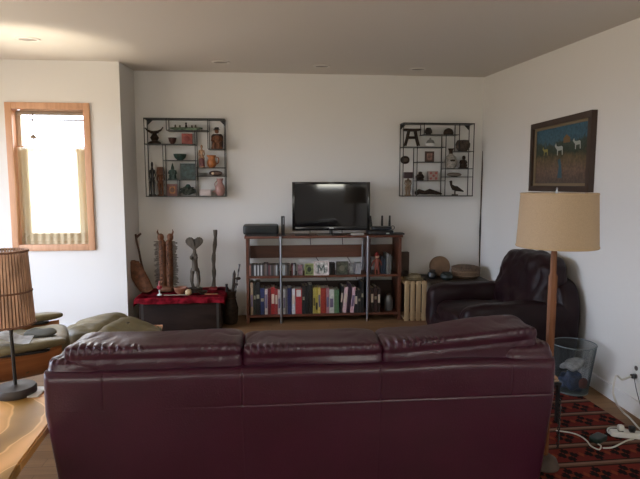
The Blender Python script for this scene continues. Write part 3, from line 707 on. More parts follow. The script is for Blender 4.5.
cp3 = [G(556, 430.5), G(563, 431.5), G(572, 433), G(580, 436), G(587, 441), G(591, 446), G(599, 449.5), G(601, 446), G(598, 444)]
o = obj('adapter_cord', tube(smooth_path(cp3), 0.0042, 8), M_cord); tag(o, 'thin white cord running left over the rug from the green-black adapter', 'cord')
cp4 = [G(603, 448), G(612, 447.5), G(620, 444), G(627, 440.5), G(634, 439, 0.03)]
o = obj('adapter_cord', tube(smooth_path(cp4), 0.0046, 8), M_cord); tag(o, 'short white cord between the adapter and the power strip', 'cord')
o = obj('cable', tube(smooth_path([(xr(3.28)-0.045, 3.28, 0.30), (xr(3.28)-0.06, 3.22, 0.20), (xr(3.28)-0.09, 3.1, 0.08), (xr(3.28)-0.12, 3.0, 0.02)]), 0.003, 6), M_black)
tag(o, 'thin black cable hanging at the right edge below the outlet', 'cable')
ad = thing('power_adapter', 'dark green-black power adapter lying on the rug', 'adapter', (*G(598, 440)[:2], 0.0105), 0.5)
obj('adapter_body', puff((0, 0, 0.018), (0.11, 0.065, 0.034), k=7, n=10), mat('green_black', (0.012, 0.026, 0.022), 0.4), ad)
obj('cable_stub', tube([(0.05, 0, 0.016), (0.075, -0.01, 0.012)], 0.006, 8), M_black, ad)
ps = thing('power_strip', 'white power strip with plugs on the rug at the right edge', 'power strip', (*G(629, 436)[:2], 0.0105), math.radians(-18))
obj('strip_body', puff((0.06, 0, 0.017), (0.34, 0.06, 0.034), k=8, n=14), M_white, ps)
for i in range(4): obj('strip_socket', box((-0.05+0.065*i, 0, 0.035), (0.03, 0.026, 0.003)), M_black, ps)
for i, (m, lab) in enumerate([(M_white, 'white plug in the left end socket of the power strip'), (M_black, 'black plug in the power strip next to the white plug')]):
    o = obj('plug', puff((0, 0, 0.018), (0.036, 0.032, 0.036), k=4, n=8), m); c_, s_ = math.cos(math.radians(-18)), math.sin(math.radians(-18)); dx = -0.05+0.065*i
    o.location = (ps.location.x+dx*c_, ps.location.y+dx*s_, 0.0475); tag(o, lab, 'plug')

# ------------------------------------------------------------------ painting on the right wall
py0, py1 = 3.945, 4.985; pz0, pz1 = 1.52, 2.155
ang = -math.atan(0.1/2.9)
pt = thing('framed_painting', 'dark framed landscape painting with white animals on the right wall', 'painting', (xr((py0+py1)/2)-0.001, (py0+py1)/2, (pz0+pz1)/2), ang)
pw, ph = py1-py0, pz1-pz0
bm = BM(); fw_ = 0.05; dp = 0.045
for c, s in [((-dp/2, -pw/2+fw_/2, 0), (dp, fw_, ph)), ((-dp/2, pw/2-fw_/2, 0), (dp, fw_, ph)), ((-dp/2, 0, ph/2-fw_/2), (dp, pw-2*fw_, fw_)), ((-dp/2, 0, -ph/2+fw_/2), (dp, pw-2*fw_, fw_))]: add_box(bm, c, s)
obj('frame', bm, mat('frame_wood', (0.040, 0.020, 0.012), 0.45), pt, False)
bm = BM(); lw = 0.022
A_, B_ = pw-2*fw_, ph-2*fw_
for c, s in [((-0.018, -A_/2+lw/2, 0), (0.012, lw, B_)), ((-0.018, A_/2-lw/2, 0), (0.012, lw, B_)), ((-0.018, 0, B_/2-lw/2), (0.012, A_-2*lw, lw)), ((-0.018, 0, -B_/2+lw/2), (0.012, A_-2*lw, lw))]: add_box(bm, c, s)
obj('frame_liner', bm, mat('tan_liner', (0.20, 0.15, 0.09), 0.8), pt, False)
def paint_mat():
    m = bpy.data.materials.new('landscape'); m.use_nodes = True; nt = m.node_tree; b = nt.nodes['Principled BSDF']; N = nt.nodes; L = nt.links
    b.inputs['Roughness'].default_value = 0.6
    tc = N.new('ShaderNodeTexCoord'); s = N.new('ShaderNodeSeparateXYZ'); L.new(tc.outputs['Object'], s.inputs[0])
    n = N.new('ShaderNodeTexNoise'); n.inputs['Scale'].default_value = 14; n.inputs['Detail'].default_value = 6; L.new(tc.outputs['Object'], n.inputs[0])
    a = N.new('ShaderNodeMath'); a.operation = 'MULTIPLY_ADD'; L.new(n.outputs[0], a.inputs[0]); a.inputs[1].default_value = 0.16; L.new(s.outputs[2], a.inputs[2])
    mr = N.new('ShaderNodeMapRange'); mr.inputs[1].default_value = -0.19; mr.inputs[2].default_value = 0.35; L.new(a.outputs[0], mr.inputs[0])
    r = N.new('ShaderNodeValToRGB'); e = r.color_ramp.elements; e[0].color = (0.06, 0.045, 0.035, 1); e[1].color = (0.03, 0.09, 0.13, 1)
    for p, c in [(0.25, (0.13, 0.08, 0.055)), (0.45, (0.10, 0.07, 0.03)), (0.55, (0.022, 0.035, 0.02)), (0.68, (0.03, 0.045, 0.03)), (0.74, (0.03, 0.085, 0.12))]:
        x = e.new(p); x.color = (*c, 1)
    L.new(mr.outputs[0], r.inputs[0])
    n2 = N.new('ShaderNodeTexNoise'); n2.inputs['Scale'].default_value = 45; L.new(tc.outputs['Object'], n2.inputs[0])
    mx = N.new('ShaderNodeMixRGB'); mx.blend_type = 'OVERLAY'; mx.inputs[0].default_value = 0.7; L.new(r.outputs[0], mx.inputs[1]); L.new(n2.outputs[0], mx.inputs[2]); L.new(mx.outputs[0], b.inputs['Base Color'])
    return m
cv = obj('canvas', box((-0.010, 0, 0), (0.008, A_-2*lw, B_-2*lw)), paint_mat(), pt, False)
def animal_flat(sc):  # little painted goat outline, head towards -y
    pts = [(-0.5, 0.55), (-0.38, 0.72), (-0.3, 0.55), (-0.1, 0.5), (0.3, 0.52), (0.42, 0.45), (0.44, 0.0), (0.36, 0.0), (0.32, 0.28), (-0.1, 0.26), (-0.13, 0.0), (-0.21, 0.0), (-0.22, 0.32), (-0.36, 0.42)]
    return [(a*sc, b*sc) for a, b in pts]
MW = mat('painted_white', (0.34, 0.36, 0.33), 0.7)
for yy, zz, sc in [(0.02, -0.00, 0.15), (-0.27, 0.035, 0.13), (0.27, 0.01, 0.11)]:
    obj('painted_animal', prism([(-a, b) for a, b in animal_flat(sc)][::-1], 0.001, 'YZ', (-0.0145, yy, zz)), MW if sc > 0.12 else mat('painted_yellow', (0.25, 0.22, 0.06), 0.7), cv, False)
obj('painted_stream', prism([(-0.05, -0.20), (0.03, -0.20), (0.01, -0.10), (0.035, -0.04), (-0.01, -0.03), (-0.03, -0.1)], 0.001, 'YZ', (-0.0145, 0.0, 0.0)), mat('painted_blue', (0.04, 0.085, 0.11), 0.7), cv, False)
obj('painted_house', prism([(-0.06, 0), (0.05, 0), (0.05, 0.04), (0.0, 0.07), (-0.06, 0.04)], 0.001, 'YZ', (-0.0145, -0.10, 0.10)), mat('painted_ochre', (0.16, 0.09, 0.035), 0.7), cv, False)

# ------------------------------------------------------------------ bookshelf
BXL, BXR, BF, BBK = -0.285, 1.505, 5.98, 6.34
bs = thing('bookshelf', 'low reddish wooden bookshelf with metal posts under the television', 'bookshelf', ((BXL+BXR)/2, BF, 0))
hw = (BXR-BXL)/2; dpt = BBK-BF
def zpx(py): return at(320, py, BF).z
ZT = zpx(236); Z2 = zpx(276.5); Z3 = zpx(315)
obj('top_board', box((0, dpt/2, ZT-0.012), (2*hw+0.03, dpt, 0.026), bev=0.003), M_shelfw, bs)
obj('shelf_board', box((0, dpt/2, Z2), (2*hw-0.06, dpt, 0.024)), M_shelfw, bs)
obj('shelf_board', box((0, dpt/2, Z3), (2*hw-0.06, dpt, 0.026)), M_shelfw, bs)
obj('side_panel', box((-hw+0.015, dpt/2, (ZT-0.03)/2), (0.03, dpt-0.02, ZT-0.03)), M_shelfw, bs)
obj('side_panel', box((hw-0.015, dpt/2, (ZT-0.03)/2), (0.03, dpt-0.02, ZT-0.03)), M_shelfw, bs)
obj('back_rail', box((0, dpt-0.012, (zpx(249)+zpx(259))/2-0.01), (2*hw-0.065, 0.018, 0.15)), wood('rail_wood', (0.10, 0.032, 0.015), (0.15, 0.050, 0.022), 0.4, 8, 'X'), bs)
obj('back_panel', box((0, dpt-0.012, (Z2-0.10+Z3)/2), (2*hw-0.065, 0.018, Z2-0.10-Z3-0.03)), mat('dark_back_panel', (0.035, 0.014, 0.010), 0.6), bs)
P1, P2 = at(281, 280, BF-0.015).x-(BXL+BXR)/2, at(367.5, 280, BF-0.015).x-(BXL+BXR)/2
for p in (P1, P2): obj('metal_post', tube([(p, -0.014, 0), (p, -0.014, ZT+0.0)], 0.0125, 12), M_chrome, bs)
for p in (P1, P2): obj('metal_post', tube([(p, dpt-0.035, 0.0), (p, dpt-0.035, ZT-0.03)], 0.0115, 10), M_chrome, bs)
obj('divider', box((P2+0.03, dpt/2, (ZT+Z3)/2-0.012), (0.018, dpt-0.03, ZT-Z3-0.045)), mat('dark_divider', (0.05, 0.02, 0.015), 0.5), bs)
bcx = (BXL+BXR)/2
# --- books on the lower shelf
zb_ = Z3+0.013
def lower_x(X8, first=True): return at((240 if first else 315)+X8/8.0, 300, BF+0.05).x
books = [(1,84,106,50,(0.42,0.30,0.20),'thin tan book at the left end of the lower shelf'),(1,108,128,62,(0.02,0.025,0.018),'tall black-green book second from the left on the lower shelf'),(1,129,160,50,(0.014,0.014,0.016),'thick tall black binder near the left end of the lower shelf'),
(1,163,195,98,(0.035,0.05,0.16),'navy blue book right of the black binder'),(1,198,221,103,(0.48,0.42,0.42),'white book between navy and maroon spines'),(1,222,246,100,(0.16,0.02,0.035),'maroon book right of the first white spine'),(1,248,279,92,(0.42,0.03,0.03),'bright red thick book left of the left metal post'),(1,280,302,102,(0.38,0.05,0.05),'slim red book just left of the left metal post'),
(1,304,324,110,(0.50,0.42,0.40),'pale book partly behind the left metal post'),(1,344,362,104,(0.42,0.42,0.42),'light grey book right of the left metal post'),(1,363,379,106,(0.22,0.22,0.24),'mid grey book beside a navy spine'),(1,380,410,100,(0.025,0.035,0.14),'dark navy book right of the grey spines'),(1,414,441,106,(0.55,0.55,0.58),'white book right of the dark navy spine'),
(1,443,494,110,(0.50,0.04,0.05),'wide book with red lower spine and white top'),(1,497,519,88,(0.016,0.016,0.018),'black book right of the red and white spine'),(1,520,542,84,(0.014,0.014,0.014),'tall black book in the middle of the lower shelf'),(1,545,579,76,(0.02,0.018,0.015),'thick black book just left of the yellow spines'),
(1,582,602,100,(0.50,0.42,0.10),'dull yellow book with dark marks'),(0,2,22,100,(0.55,0.45,0.08),'yellow book with black blocks next to bright yellow spine'),(0,24,42,100,(0.60,0.47,0.14),'bright yellow slim book left of a red spine'),(0,43,86,105,(0.40,0.045,0.03),'thick orange-red book right of the yellow spines'),(0,88,111,105,(0.55,0.26,0.30),'pink book right of the orange-red spine'),
(0,113,150,118,(0.52,0.54,0.50),'off-white thick book left of the green spines'),(0,151,172,122,(0.16,0.28,0.14),'green book right of the off-white spine'),(0,173,190,120,(0.10,0.22,0.11),'darker green slim book left of a black spine'),(0,192,211,92,(0.015,0.015,0.015),'black book left of the leaning pink-white spine'),
(0,216,246,102,(0.60,0.42,0.45),'pinkish white book leaning right, left of the purple-black one'),(0,250,272,76,(0.035,0.015,0.035),'purple-black tall book between two pale leaning ones'),(0,278,306,102,(0.62,0.40,0.46),'pink and white book leaning right at the end of the bright row'),
(0,314,338,132,(0.03,0.03,0.035),'charcoal book right of the leaning pink ones'),(0,340,362,126,(0.022,0.022,0.022),'black book near the right metal post'),(0,364,386,60,(0.018,0.018,0.02),'tall black folder just left of the right metal post'),
(0,441,466,110,(0.03,0.015,0.012),'dark brown book right of the right metal post'),(0,468,494,100,(0.045,0.016,0.014),'dark red-brown book in the right compartment'),(0,496,519,118,(0.025,0.012,0.012),'nearly black book beside the glass jar')]
def book(x0, x1, h, z, col, label, lean=0, depth=0.19, y=BF+0.02, group='books on the lower shelf', grp_name='book', marks=None):
    w = x1-x0; t = thing(grp_name, label, 'book', ((x0+x1)/2, y, z+(0.5*w*abs(math.sin(lean)) if lean else 0)+0.0005), 0, group); t.rotation_euler = (0, lean, 0)
    col = tuple(c*(1.05 if sum(col) > 1.2 else 0.75) for c in col)
    m = mat('cover_%d_%d_%d' % tuple(int(c*999) for c in col), col, 0.5, var=0.18, vscale=40)
    bm = BM(); c = 0.0022
    add_box(bm, (-w/2+c/2, depth/2, h/2), (c, depth, h)); add_box(bm, (w/2-c/2, depth/2, h/2), (c, depth, h)); add_box(bm, (0, c/2, h/2), (w-2*c-0.0002, c, h))
    obj('cover', bm, m, t, False)
    obj('pages', box((0, depth/2, h/2), (max(w-2*c-0.001, 0.001), depth-0.012, h-0.008)), mat('paper', (0.55, 0.50, 0.42), 0.8), t, False)
    if marks:
        mc, a, b_ = marks; obj('spine_title', box((0, -0.0003, h*(a+b_)/2), (w*0.72, 0.0006, h*(b_-a))), mat('mark_%d_%d' % (mc[0]*99, mc[1]*99), mc, 0.6), t, False)
    return t
rnd = random.Random(4)
for f_, a, b_, ty, col, lab in books:
    x0, x1 = lower_x(a, f_)+0.0006, lower_x(b_, f_)-0.0006
    h = (at(320, 275+ty/8.0, BF+0.02).z) - zb_
    lean = math.radians(5) if 'leaning' in lab and 'ones' not in lab else (math.radians(4) if 'between two pale' in lab else 0)
    mk = None
    if 'red lower' in lab: mk = ((0.62, 0.6, 0.58), 0.70, 0.97)
    elif 'black blocks' in lab: mk = ((0.02, 0.02, 0.02), 0.15, 0.42)
    elif 'dark marks' in lab: mk = ((0.10, 0.08, 0.03), 0.3, 0.6)
    elif sum(col) > 0.9 and rnd.random() < 0.7: mk = ((0.15, 0.12, 0.2), 0.25, 0.6+rnd.random()*0.2)
    elif sum(col) < 0.3 and rnd.random() < 0.4: mk = ((0.30, 0.28, 0.2), 0.5, 0.62)
    elif rnd.random() < 0.6: mk = ((0.6, 0.5, 0.4), 0.4, 0.75)
    book(x0, x1, h, zb_, col, lab, lean, marks=mk)
# jar in right compartment
def put(o, px, z, Y): p = at(px, 300, Y); o.location = (p.x, Y, z); return o
jr = thing('glass_jar', 'dim glass jar with dark lid in the lower right compartment of the bookshelf', 'jar'); put(jr, 388.5, zb_+0.001, BF+0.12)
obj('jar_body', lathe([(0.045, 0), (0.055, 0.02), (0.055, 0.13), (0.035, 0.17), (0.035, 0.19)], seg=24), mat('grey_glass', (0.10, 0.095, 0.09), 0.15), jr)
obj('jar_lid', lathe([(0.038, 0.191), (0.038, 0.215), (0.02, 0.22)], seg=20), M_darkw, jr)
# --- upper shelf: discs, cards, frames, doll, files
zu = Z2+0.0125
def upx(X8, first=True): return at((240 if first else 315)+X8/8.0, 268, BF+0.05).x
cds = []
rr = random.Random(7)
palette = [((0.03, 0.03, 0.035), 'black'), ((0.12, 0.10, 0.10), 'dark grey'), ((0.30, 0.33, 0.35), 'pale grey'), ((0.10, 0.03, 0.04), 'maroon'), ((0.06, 0.045, 0.035), 'brown'), ((0.4, 0.42, 0.43), 'white')]
seq1 = [(80,'pale pink'),(96,0),(108,0),(120,5),(132,0),(146,5),(158,0),(171,5),(184,0),(196,4),(208,1),(220,0),(232,3),(244,1),(256,0),(268,4),(280,1),(292,2),(304,0),(344,2),(356,2),(368,1),(382,0),(394,4),(418,3),(430,2),(442,0)]
for X, k in seq1:
    col, nm = ((0.5, 0.3, 0.27), 'pale pink') if isinstance(k, str) else palette[k]
    x0 = upx(X); w = 0.0115*1.55
    t = thing('cd_case', 'upright %s disc case in the packed row left of the green framed card' % nm, 'disc case', (x0, BF+0.03, zu+0.0005), 0, 'disc cases on the upper shelf, left part, %s' % nm)
    hh = 0.125 + (0.015 if X in (196, 208, 220) else 0)
    obj('case_shell', box((0, 0.07, hh/2), (w, 0.14, hh)), mat('cd_%s' % nm, col, 0.3), t, False)
    obj('spine_insert', box((0, -0.0004, hh/2), (w*0.55, 0.0006, hh*0.85)), mat('cdin_%s' % nm, tuple(min(1, c*1.5+0.02) for c in col), 0.5), t, False)
for i, X in enumerate((322, 334, 346, 358)):
    t = thing('cd_case', 'white and grey disc case leaning left beside the oval picture', 'disc case', (upx(X, False), BF+0.03, zu+0.002), 0, 'leaning white disc cases'); t.rotation_euler = (0, math.radians(9), 0)
    obj('case_shell', box((0, 0.07, 0.064), (0.011, 0.14, 0.126)), mat('cd_lite', (0.36, 0.38, 0.42), 0.3), t, False)
    obj('spine_insert', box((0, -0.0004, 0.064), (0.006, 0.0006, 0.11)), mat('cdin_lite', (0.6, 0.6, 0.62), 0.5), t, False)
for i, X in enumerate((120, 132, 144, 158)):
    t = thing('cd_case', 'dark disc case between the white card and the oval picture', 'disc case', (upx(X, False), BF+0.06, zu+0.0005), 0, 'dark disc cases right of the white card')
    obj('case_shell', box((0, 0.07, 0.063), (0.013, 0.14, 0.126)), mat('cd_black', (0.03, 0.03, 0.035), 0.3), t, False)
# multi-coloured small box
def framed(name, label, cat, x0, x1, h, y, fcol, icol, fwid=0.012, z=zu, extra=None):
    w = x1-x0; t = thing(name, label, cat, ((x0+x1)/2, y, z+0.0005))
    bm = BM()
    for c, s in [((-w/2+fwid/2, 0.006, h/2), (fwid, 0.012, h)), ((w/2-fwid/2, 0.006, h/2), (fwid, 0.012, h)), ((0, 0.006, h-fwid/2), (w-2*fwid, 0.012, fwid)), ((0, 0.006, fwid/2), (w-2*fwid, 0.012, fwid))]: add_box(bm, c, s)
    obj('frame', bm, mat('fr_'+name+str(int(x0*100)), fcol, 0.5, var=0.2, vscale=30), t, False)
    im = obj('picture', box((0, 0.007, h/2), (w-2*fwid, 0.006, h-2*fwid)), mat('im_'+name+str(int(x0*100)), icol, 0.5, var=0.6, vscale=25), t, False)
    if extra: extra(im, w, h)
    return t
def blob(col):
    def f(im, w, h): obj('picture_motif', puff((0, 0.0035, h/2), (w*0.42, 0.003, h*0.42), k=2.5, n=8), mat('motif%d' % int(col[0]*99), col, 0.6), im)
    return f
framed('decorated_box', 'small pink and green patterned picture left of the green framed card', 'picture', upx(457), upx(500), 0.125, BF+0.03, (0.18, 0.16, 0.14), (0.25, 0.14, 0.16), 0.006)
framed('green_framed_card', 'yellow-green framed card with a dark leafy centre on the upper shelf', 'framed card', upx(516), upx(590), 0.135, BF+0.02, (0.30, 0.33, 0.13), (0.14, 0.17, 0.07), 0.012, extra=blob((0.02, 0.03, 0.015)))
def mcard(im, w, h):
    bm = BM(); 
    add_prism(bm, [(-0.045, 0.03), (-0.03, 0.03), (-0.028, 0.09), (-0.002, 0.05), (0.022, 0.095), (0.028, 0.03), (0.042, 0.03), (0.034, 0.125), (0.022, 0.125), (-0.002, 0.08), (-0.03, 0.125), (-0.04, 0.125)], 0.002, 'XZ', (0, 0.003, 0.0))
    obj('dark_letter_shape', bm, mat('card_dark', (0.09, 0.12, 0.11), 0.6, var=0.4, vscale=40), im, False)
framed('white_card', 'white square card with a dark M-like motif in the middle of the upper shelf', 'card', at(313.8, 268, BF+0.01).x, at(329, 268, BF+0.01).x, 0.165, BF+0.005, (0.66, 0.58, 0.57), (0.55, 0.54, 0.52), 0.016, extra=mcard)
framed('dark_picture', 'dark wide picture with an oval scene right of the white card', 'picture', upx(166, False), upx(262, False), 0.155, BF+0.02, (0.05, 0.045, 0.04), (0.07, 0.075, 0.05), 0.008, extra=blob((0.16, 0.15, 0.11)))
framed('silver_picture', 'narrow dark picture with a pale figure beside the leaning disc cases', 'picture', upx(266, False), upx(310, False), 0.13, BF+0.03, (0.10, 0.09, 0.09), (0.22, 0.22, 0.22), 0.006, extra=blob((0.35, 0.36, 0.33)))
# doll
dl = thing('red_doll', 'small red and pink doll with arms out in the right upper compartment', 'doll'); put(dl, 376.5, zu+0.001, BF+0.05)
bm = BM(); add_tube(bm, [(-0.022, 0, 0), (-0.018, 0, 0.05), (-0.012, 0, 0.10)], [0.013, 0.012, 0.016], 8); add_tube(bm, [(0.022, 0, 0), (0.018, 0, 0.05), (0.012, 0, 0.10)], [0.013, 0.012, 0.016], 8)
add_tube(bm, [(0, 0, 0.08), (0, 0, 0.12), (0, 0, 0.165), (0, 0, 0.185)], [0.024, 0.026, 0.026, 0.012], 12); add_tube(bm, [(-0.02, 0, 0.165), (-0.05, 0, 0.135), (-0.062, 0, 0.09)], [0.012, 0.010, 0.009], 8); add_tube(bm, [(0.02, 0, 0.165), (0.045, 0, 0.14), (0.055, 0, 0.1)], [0.012, 0.010, 0.009], 8)
obj('body', bm, mat('doll_pink', (0.26, 0.075, 0.055), 0.7, var=0.4, vscale=40), dl)
obj('head', puff((0, 0, 0.205), (0.05, 0.05, 0.05), k=2.2, n=8), mat('doll_face', (0.50, 0.28, 0.18), 0.7), dl)
obj('hat', lathe([(0.034, 0.215), (0.024, 0.23), (0.012, 0.25), (1e-5, 0.255)], seg=14), mat('doll_red', (0.30, 0.03, 0.03), 0.7), dl)
for X, hh, col, lab in [(536, 0.20, (0.02, 0.03, 0.06), 'dark navy folder right of the red doll'), (556, 0.18, (0.03, 0.05, 0.08), 'blue-black folder beside the navy one'), (580, 0.235, (0.30, 0.31, 0.30), 'tall pale grey folder at the right end of the upper shelf'), (600, 0.22, (0.20, 0.20, 0.20), 'mid grey folder against the right side panel')]:
    x = upx(X, False); book(x-0.011, x+0.011, hh, zu, col, lab, group='folders in the upper right compartment', grp_name='folder', y=BF+0.05)
for X, hh, col, lab in [(446, 0.19, (0.02, 0.02, 0.02), 'black folder left of the red doll')]:
    x = upx(X, False)+0.004; book(x-0.01, x+0.01, hh, zu, col, lab, group='folders in the upper right compartment', grp_name='folder', y=BF+0.08)
for i, (pa, pb, pc) in enumerate([(292, 241, 300), (322, 240, 345)]):
    pass

# ------------------------------------------------------------------ electronics on top of the shelf
ztop = ZT+0.001
rc = thing('black_receiver', 'black boxy receiver at the left end of the bookshelf top', 'receiver', (at(261, 236, BF+0.1).x, BF+0.15, ztop))
obj('case', puff((0, 0, 0.072), (0.40, 0.30, 0.105), k=12, n=8), mat('receiver_black', (0.008, 0.010, 0.012), 0.45), rc)
obj('foot_plate', box((0.01, 0, 0.010), (0.34, 0.26, 0.02)), M_black, rc)
obj('front_panel', box((0, -0.151, 0.07), (0.22, 0.004, 0.05)), mat('panel_gloss', (0.005, 0.010, 0.012), 0.3), rc)
tw = thing('slim_black_player', 'slim upright black device standing between the receiver and the television', 'device', (at(283, 236, BF+0.08).x, BF+0.10, ztop))
obj('case', box((0, 0, 0.115), (0.042, 0.10, 0.215), bev=0.004), M_black, tw)
obj('stand', box((0, 0, 0.004), (0.07, 0.12, 0.008), bev=0.002), M_black, tw)
obj('light_strip', box((0.004, -0.051, 0.17), (0.008, 0.003, 0.08)), mat('strip_grey', (0.25, 0.27, 0.3), 0.3), tw)
# television
TY = BF+0.13
tl0, tl1 = at(292, 182, TY), at(369.5, 230, TY)
tvw, tvh = tl1.x-tl0.x, tl0.z-tl1.z
tv = thing('television', 'black flat-screen television on a stand above the bookshelf', 'television', ((tl0.x+tl1.x)/2, TY, ztop))
zc_ = (tl0.z+tl1.z)/2-ztop
bm = BM(); bz = 0.032
for c, s in [((-tvw/2+bz/2, 0, zc_), (bz, 0.04, tvh)), ((tvw/2-bz/2, 0, zc_), (bz, 0.04, tvh)), ((0, 0, zc_+tvh/2-bz*0.4), (tvw-2*bz, 0.04, bz*0.8)), ((0, 0, zc_-tvh/2+bz*0.75), (tvw-2*bz, 0.04, bz*1.5))]: add_box(bm, c, s, bev=0.004)
obj('bezel', bm, mat('gloss_black', (0.008, 0.008, 0.009), 0.15), tv)
obj('screen', box((0, -0.010, zc_), (tvw-2*bz+0.004, 0.008, tvh-bz*1.2)), M_screen, tv, False)
obj('back_housing', puff((0, 0.05, zc_), (tvw*0.85, 0.075, tvh*0.8), k=6, n=10), M_black, tv)
obj('stand_neck', tube([(0, 0.02, 0.015), (0, 0.025, zc_-tvh/2+0.04)], 0.02, 12), M_black, tv)
obj('stand_base', lathe([(0.19, 0), (0.19, 0.008), (0.05, 0.018), (0.02, 0.02)], seg=32, sx=1.0, sy=0.55), mat('gloss_black', (0.008, 0.008, 0.009)), tv)
obj('logo_plate', box((0, -0.021, zc_-tvh/2+0.024), (0.05, 0.002, 0.009)), mat('logo_grey', (0.35, 0.35, 0.36), 0.3), tv, False)
sb = thing('remote_control', 'dark remote control lying on the shelf top left of the television stand', 'remote', (at(302, 236, BF+0.04).x, BF+0.04, ztop), 0.1)
obj('body', puff((0, 0, 0.01), (0.17, 0.045, 0.019), k=6, n=8), M_black, sb); obj('buttons', box((0, 0, 0.0198), (0.11, 0.025, 0.002)), mat('button_grey', (0.2, 0.2, 0.2), 0.5), sb)
sb = thing('remote_control', 'grey-brown remote control lying in front of the television stand', 'remote', (at(325, 236, BF+0.03).x, BF+0.025, ztop), -0.05)
obj('body', puff((0, 0, 0.01), (0.16, 0.04, 0.018), k=6, n=8), mat('remote_grey', (0.08, 0.07, 0.06), 0.4), sb); obj('buttons', box((0, 0, 0.019), (0.10, 0.022, 0.002)), M_black, sb)
wb = thing('white_box', 'flat pale grey box on the shelf top right of the television stand', 'box', (at(357, 236, BF+0.06).x, BF+0.05, ztop))
obj('box_body', puff((0, 0, 0.014), (0.16, 0.09, 0.026), k=8, n=8), mat('pale_grey_plastic', (0.32, 0.31, 0.29), 0.5), wb)
obj('box_lid', box((0, 0, 0.029), (0.14, 0.08, 0.004)), mat('pale_grey_plastic', (0.3, 0.3, 0.3)), wb)
# router with three antennas on a dark device
dv = thing('black_media_box', 'flat black box under the router on the bookshelf top', 'media box', (at(380, 236, BF+0.12).x, BF+0.14, ztop))
obj('case', puff((0, 0, 0.026), (0.30, 0.20, 0.05), k=10, n=8), M_black, dv); obj('indicator', box((0.075, -0.101, 0.02), (0.04, 0.003, 0.012)), mat('pale_led', (0.5, 0.55, 0.5), 0.3), dv)
rt = thing('router', 'black wireless router with three upright antennas right of the television', 'router', (at(381.5, 230, BF+0.12).x, BF+0.14, ztop+0.052))
obj('body', puff((0, 0, 0.022), (0.235, 0.15, 0.042), k=5, n=12), mat('router_black', (0.012, 0.014, 0.02), 0.3), rt)
for px, lean in ((371.5, -0.012), (382.3, 0), (389.7, 0.002)):
    ax = at(px, 220, BF+0.18).x-rt.location.x
    obj('antenna', prism([(ax-0.014, 0.03), (ax+0.014, 0.03), (ax+0.010+lean, 0.165), (ax-0.010+lean, 0.165)], 0.012, 'XZ', (0, 0.05, 0), bev=0.002), M_black, rt)
obj('coiled_cable', tube([(0.13+0.022*math.cos(k*0.5), -0.03, 0.027+0.022*math.sin(k*0.5)) for k in range(14)], 0.004, 6), M_black, rt)
sbx = thing('thin_black_box', 'thin black slab overhanging the right end of the bookshelf top', 'box', (at(397.5, 236, BF+0.05).x, BF+0.10, ztop))
obj('slab', box((0, 0, 0.011), (0.16, 0.13, 0.02), bev=0.003), M_black, sbx); obj('slab_seam', box((0, -0.0655, 0.011), (0.15, 0.002, 0.003)), M_stone, sbx)
# hanging cables behind shelf
for i, (a, b_, lab) in enumerate([(310, 330, 'thin black cable hanging behind the shelf below the television, left one'), (342, 360, 'thin black cable hanging behind the shelf below the television, right one')]):
    xa, xb = at(a, 250, 6.36).x, at(b_, 250, 6.36).x
    o = obj('hanging_cable', tube(smooth_path([(xa, 6.37, ZT+0.04), (xa+0.02, 6.372, 0.8), ((xa+xb)/2, 6.37, 0.62), (xb, 6.372, 0.3), (xb, 6.37, 0.01)]), 0.004, 6), M_black); tag(o, lab, 'cable')

# ------------------------------------------------------------------ wall curio shelves
def curio(name, label, x0, x1, z0, z1, hs, vsn, U0, U1, V0, V1, shift=0.17):
    """hs/vsn: crop-unit lines; U/V: crop extents. returns converter (u,v)->(x,z)."""
    YFc, YBk = 6.215, 6.385
    t = thing(name, label, 'wall shelf', ((x0+x1)/2, YFc, z0))
    cx = (x0+x1)/2
    def cv(u, v): return x0+(u-U0)/(U1-U0)*(x1-x0), z1-(v-V0)/(V1-V0)*(z1-z0)
    d = YBk-YFc
    for v, ua, ub in hs:
        xa, z = cv(ua, v); xb, _ = cv(ub, v); th = 0.010 if v in (V0, V1) else 0.007
        obj('shelf_plate', box(((xa+xb)/2-cx, d/2, z-z0-th/2), (xb-xa, d, th)), M_blackm, t, False)
    for u, va, vb in vsn:
        x, za = cv(u, va); _, zb2 = cv(u, vb); 
        x = min(max(x, x0+0.006), x1-0.006)
        for y in (0.005, d-0.006):
            obj('upright_rod', box((x-cx, y-0.0005 if y < 0.1 else y, (za+zb2)/2-z0), (0.0085, 0.0085, za-zb2)), M_blackm, t, False)
    for s in (-1, 1):
        xx = s*((x1-x0)/2-0.008)
        obj('corner_gusset', prism([(xx, z1-z0-0.010), (xx-s*0.06, z1-z0-0.010), (xx, z1-z0-0.07)], 0.004, 'XZ', (0, d-0.004, 0)), M_blackm, t, False)
    return cv
Lx0, Lx1, Lz0, Lz1 = -1.418, -0.514, 1.452, 2.330
cvL = curio('curio_shelf', 'square black metal wall shelf left of the television holding carvings and bowls', Lx0, Lx1, Lz0, Lz1,
    [(61, 67, 455), (118, 175, 372), (184, 67, 310), (207, 372, 455), (262, 155, 310), (297, 310, 455), (338, 310, 455), (357, 155, 310), (436, 67, 455)],
    [(67, 61, 436), (455, 61, 436), (175, 61, 118), (372, 61, 207), (310, 118, 436), (155, 184, 436), (220, 357, 436)], 67, 455, 61, 436)
Rx0, Rx1, Rz0, Rz1 = 1.560, 2.428, 1.450, 2.308
cvR = curio('curio_shelf', 'square black metal wall shelf right of the television near the corner', Rx0, Rx1, Rz0, Rz1,
    [(65, 70, 428), (122, 170, 350), (185, 70, 285), (205, 335, 428), (260, 140, 285), (293, 285, 428), (335, 285, 428), (355, 140, 285), (432, 70, 428)],
    [(72, 65, 432), (426, 65, 432), (175, 65, 122), (352, 65, 205), (285, 122, 432), (142, 185, 432)], 70, 428, 65, 432)
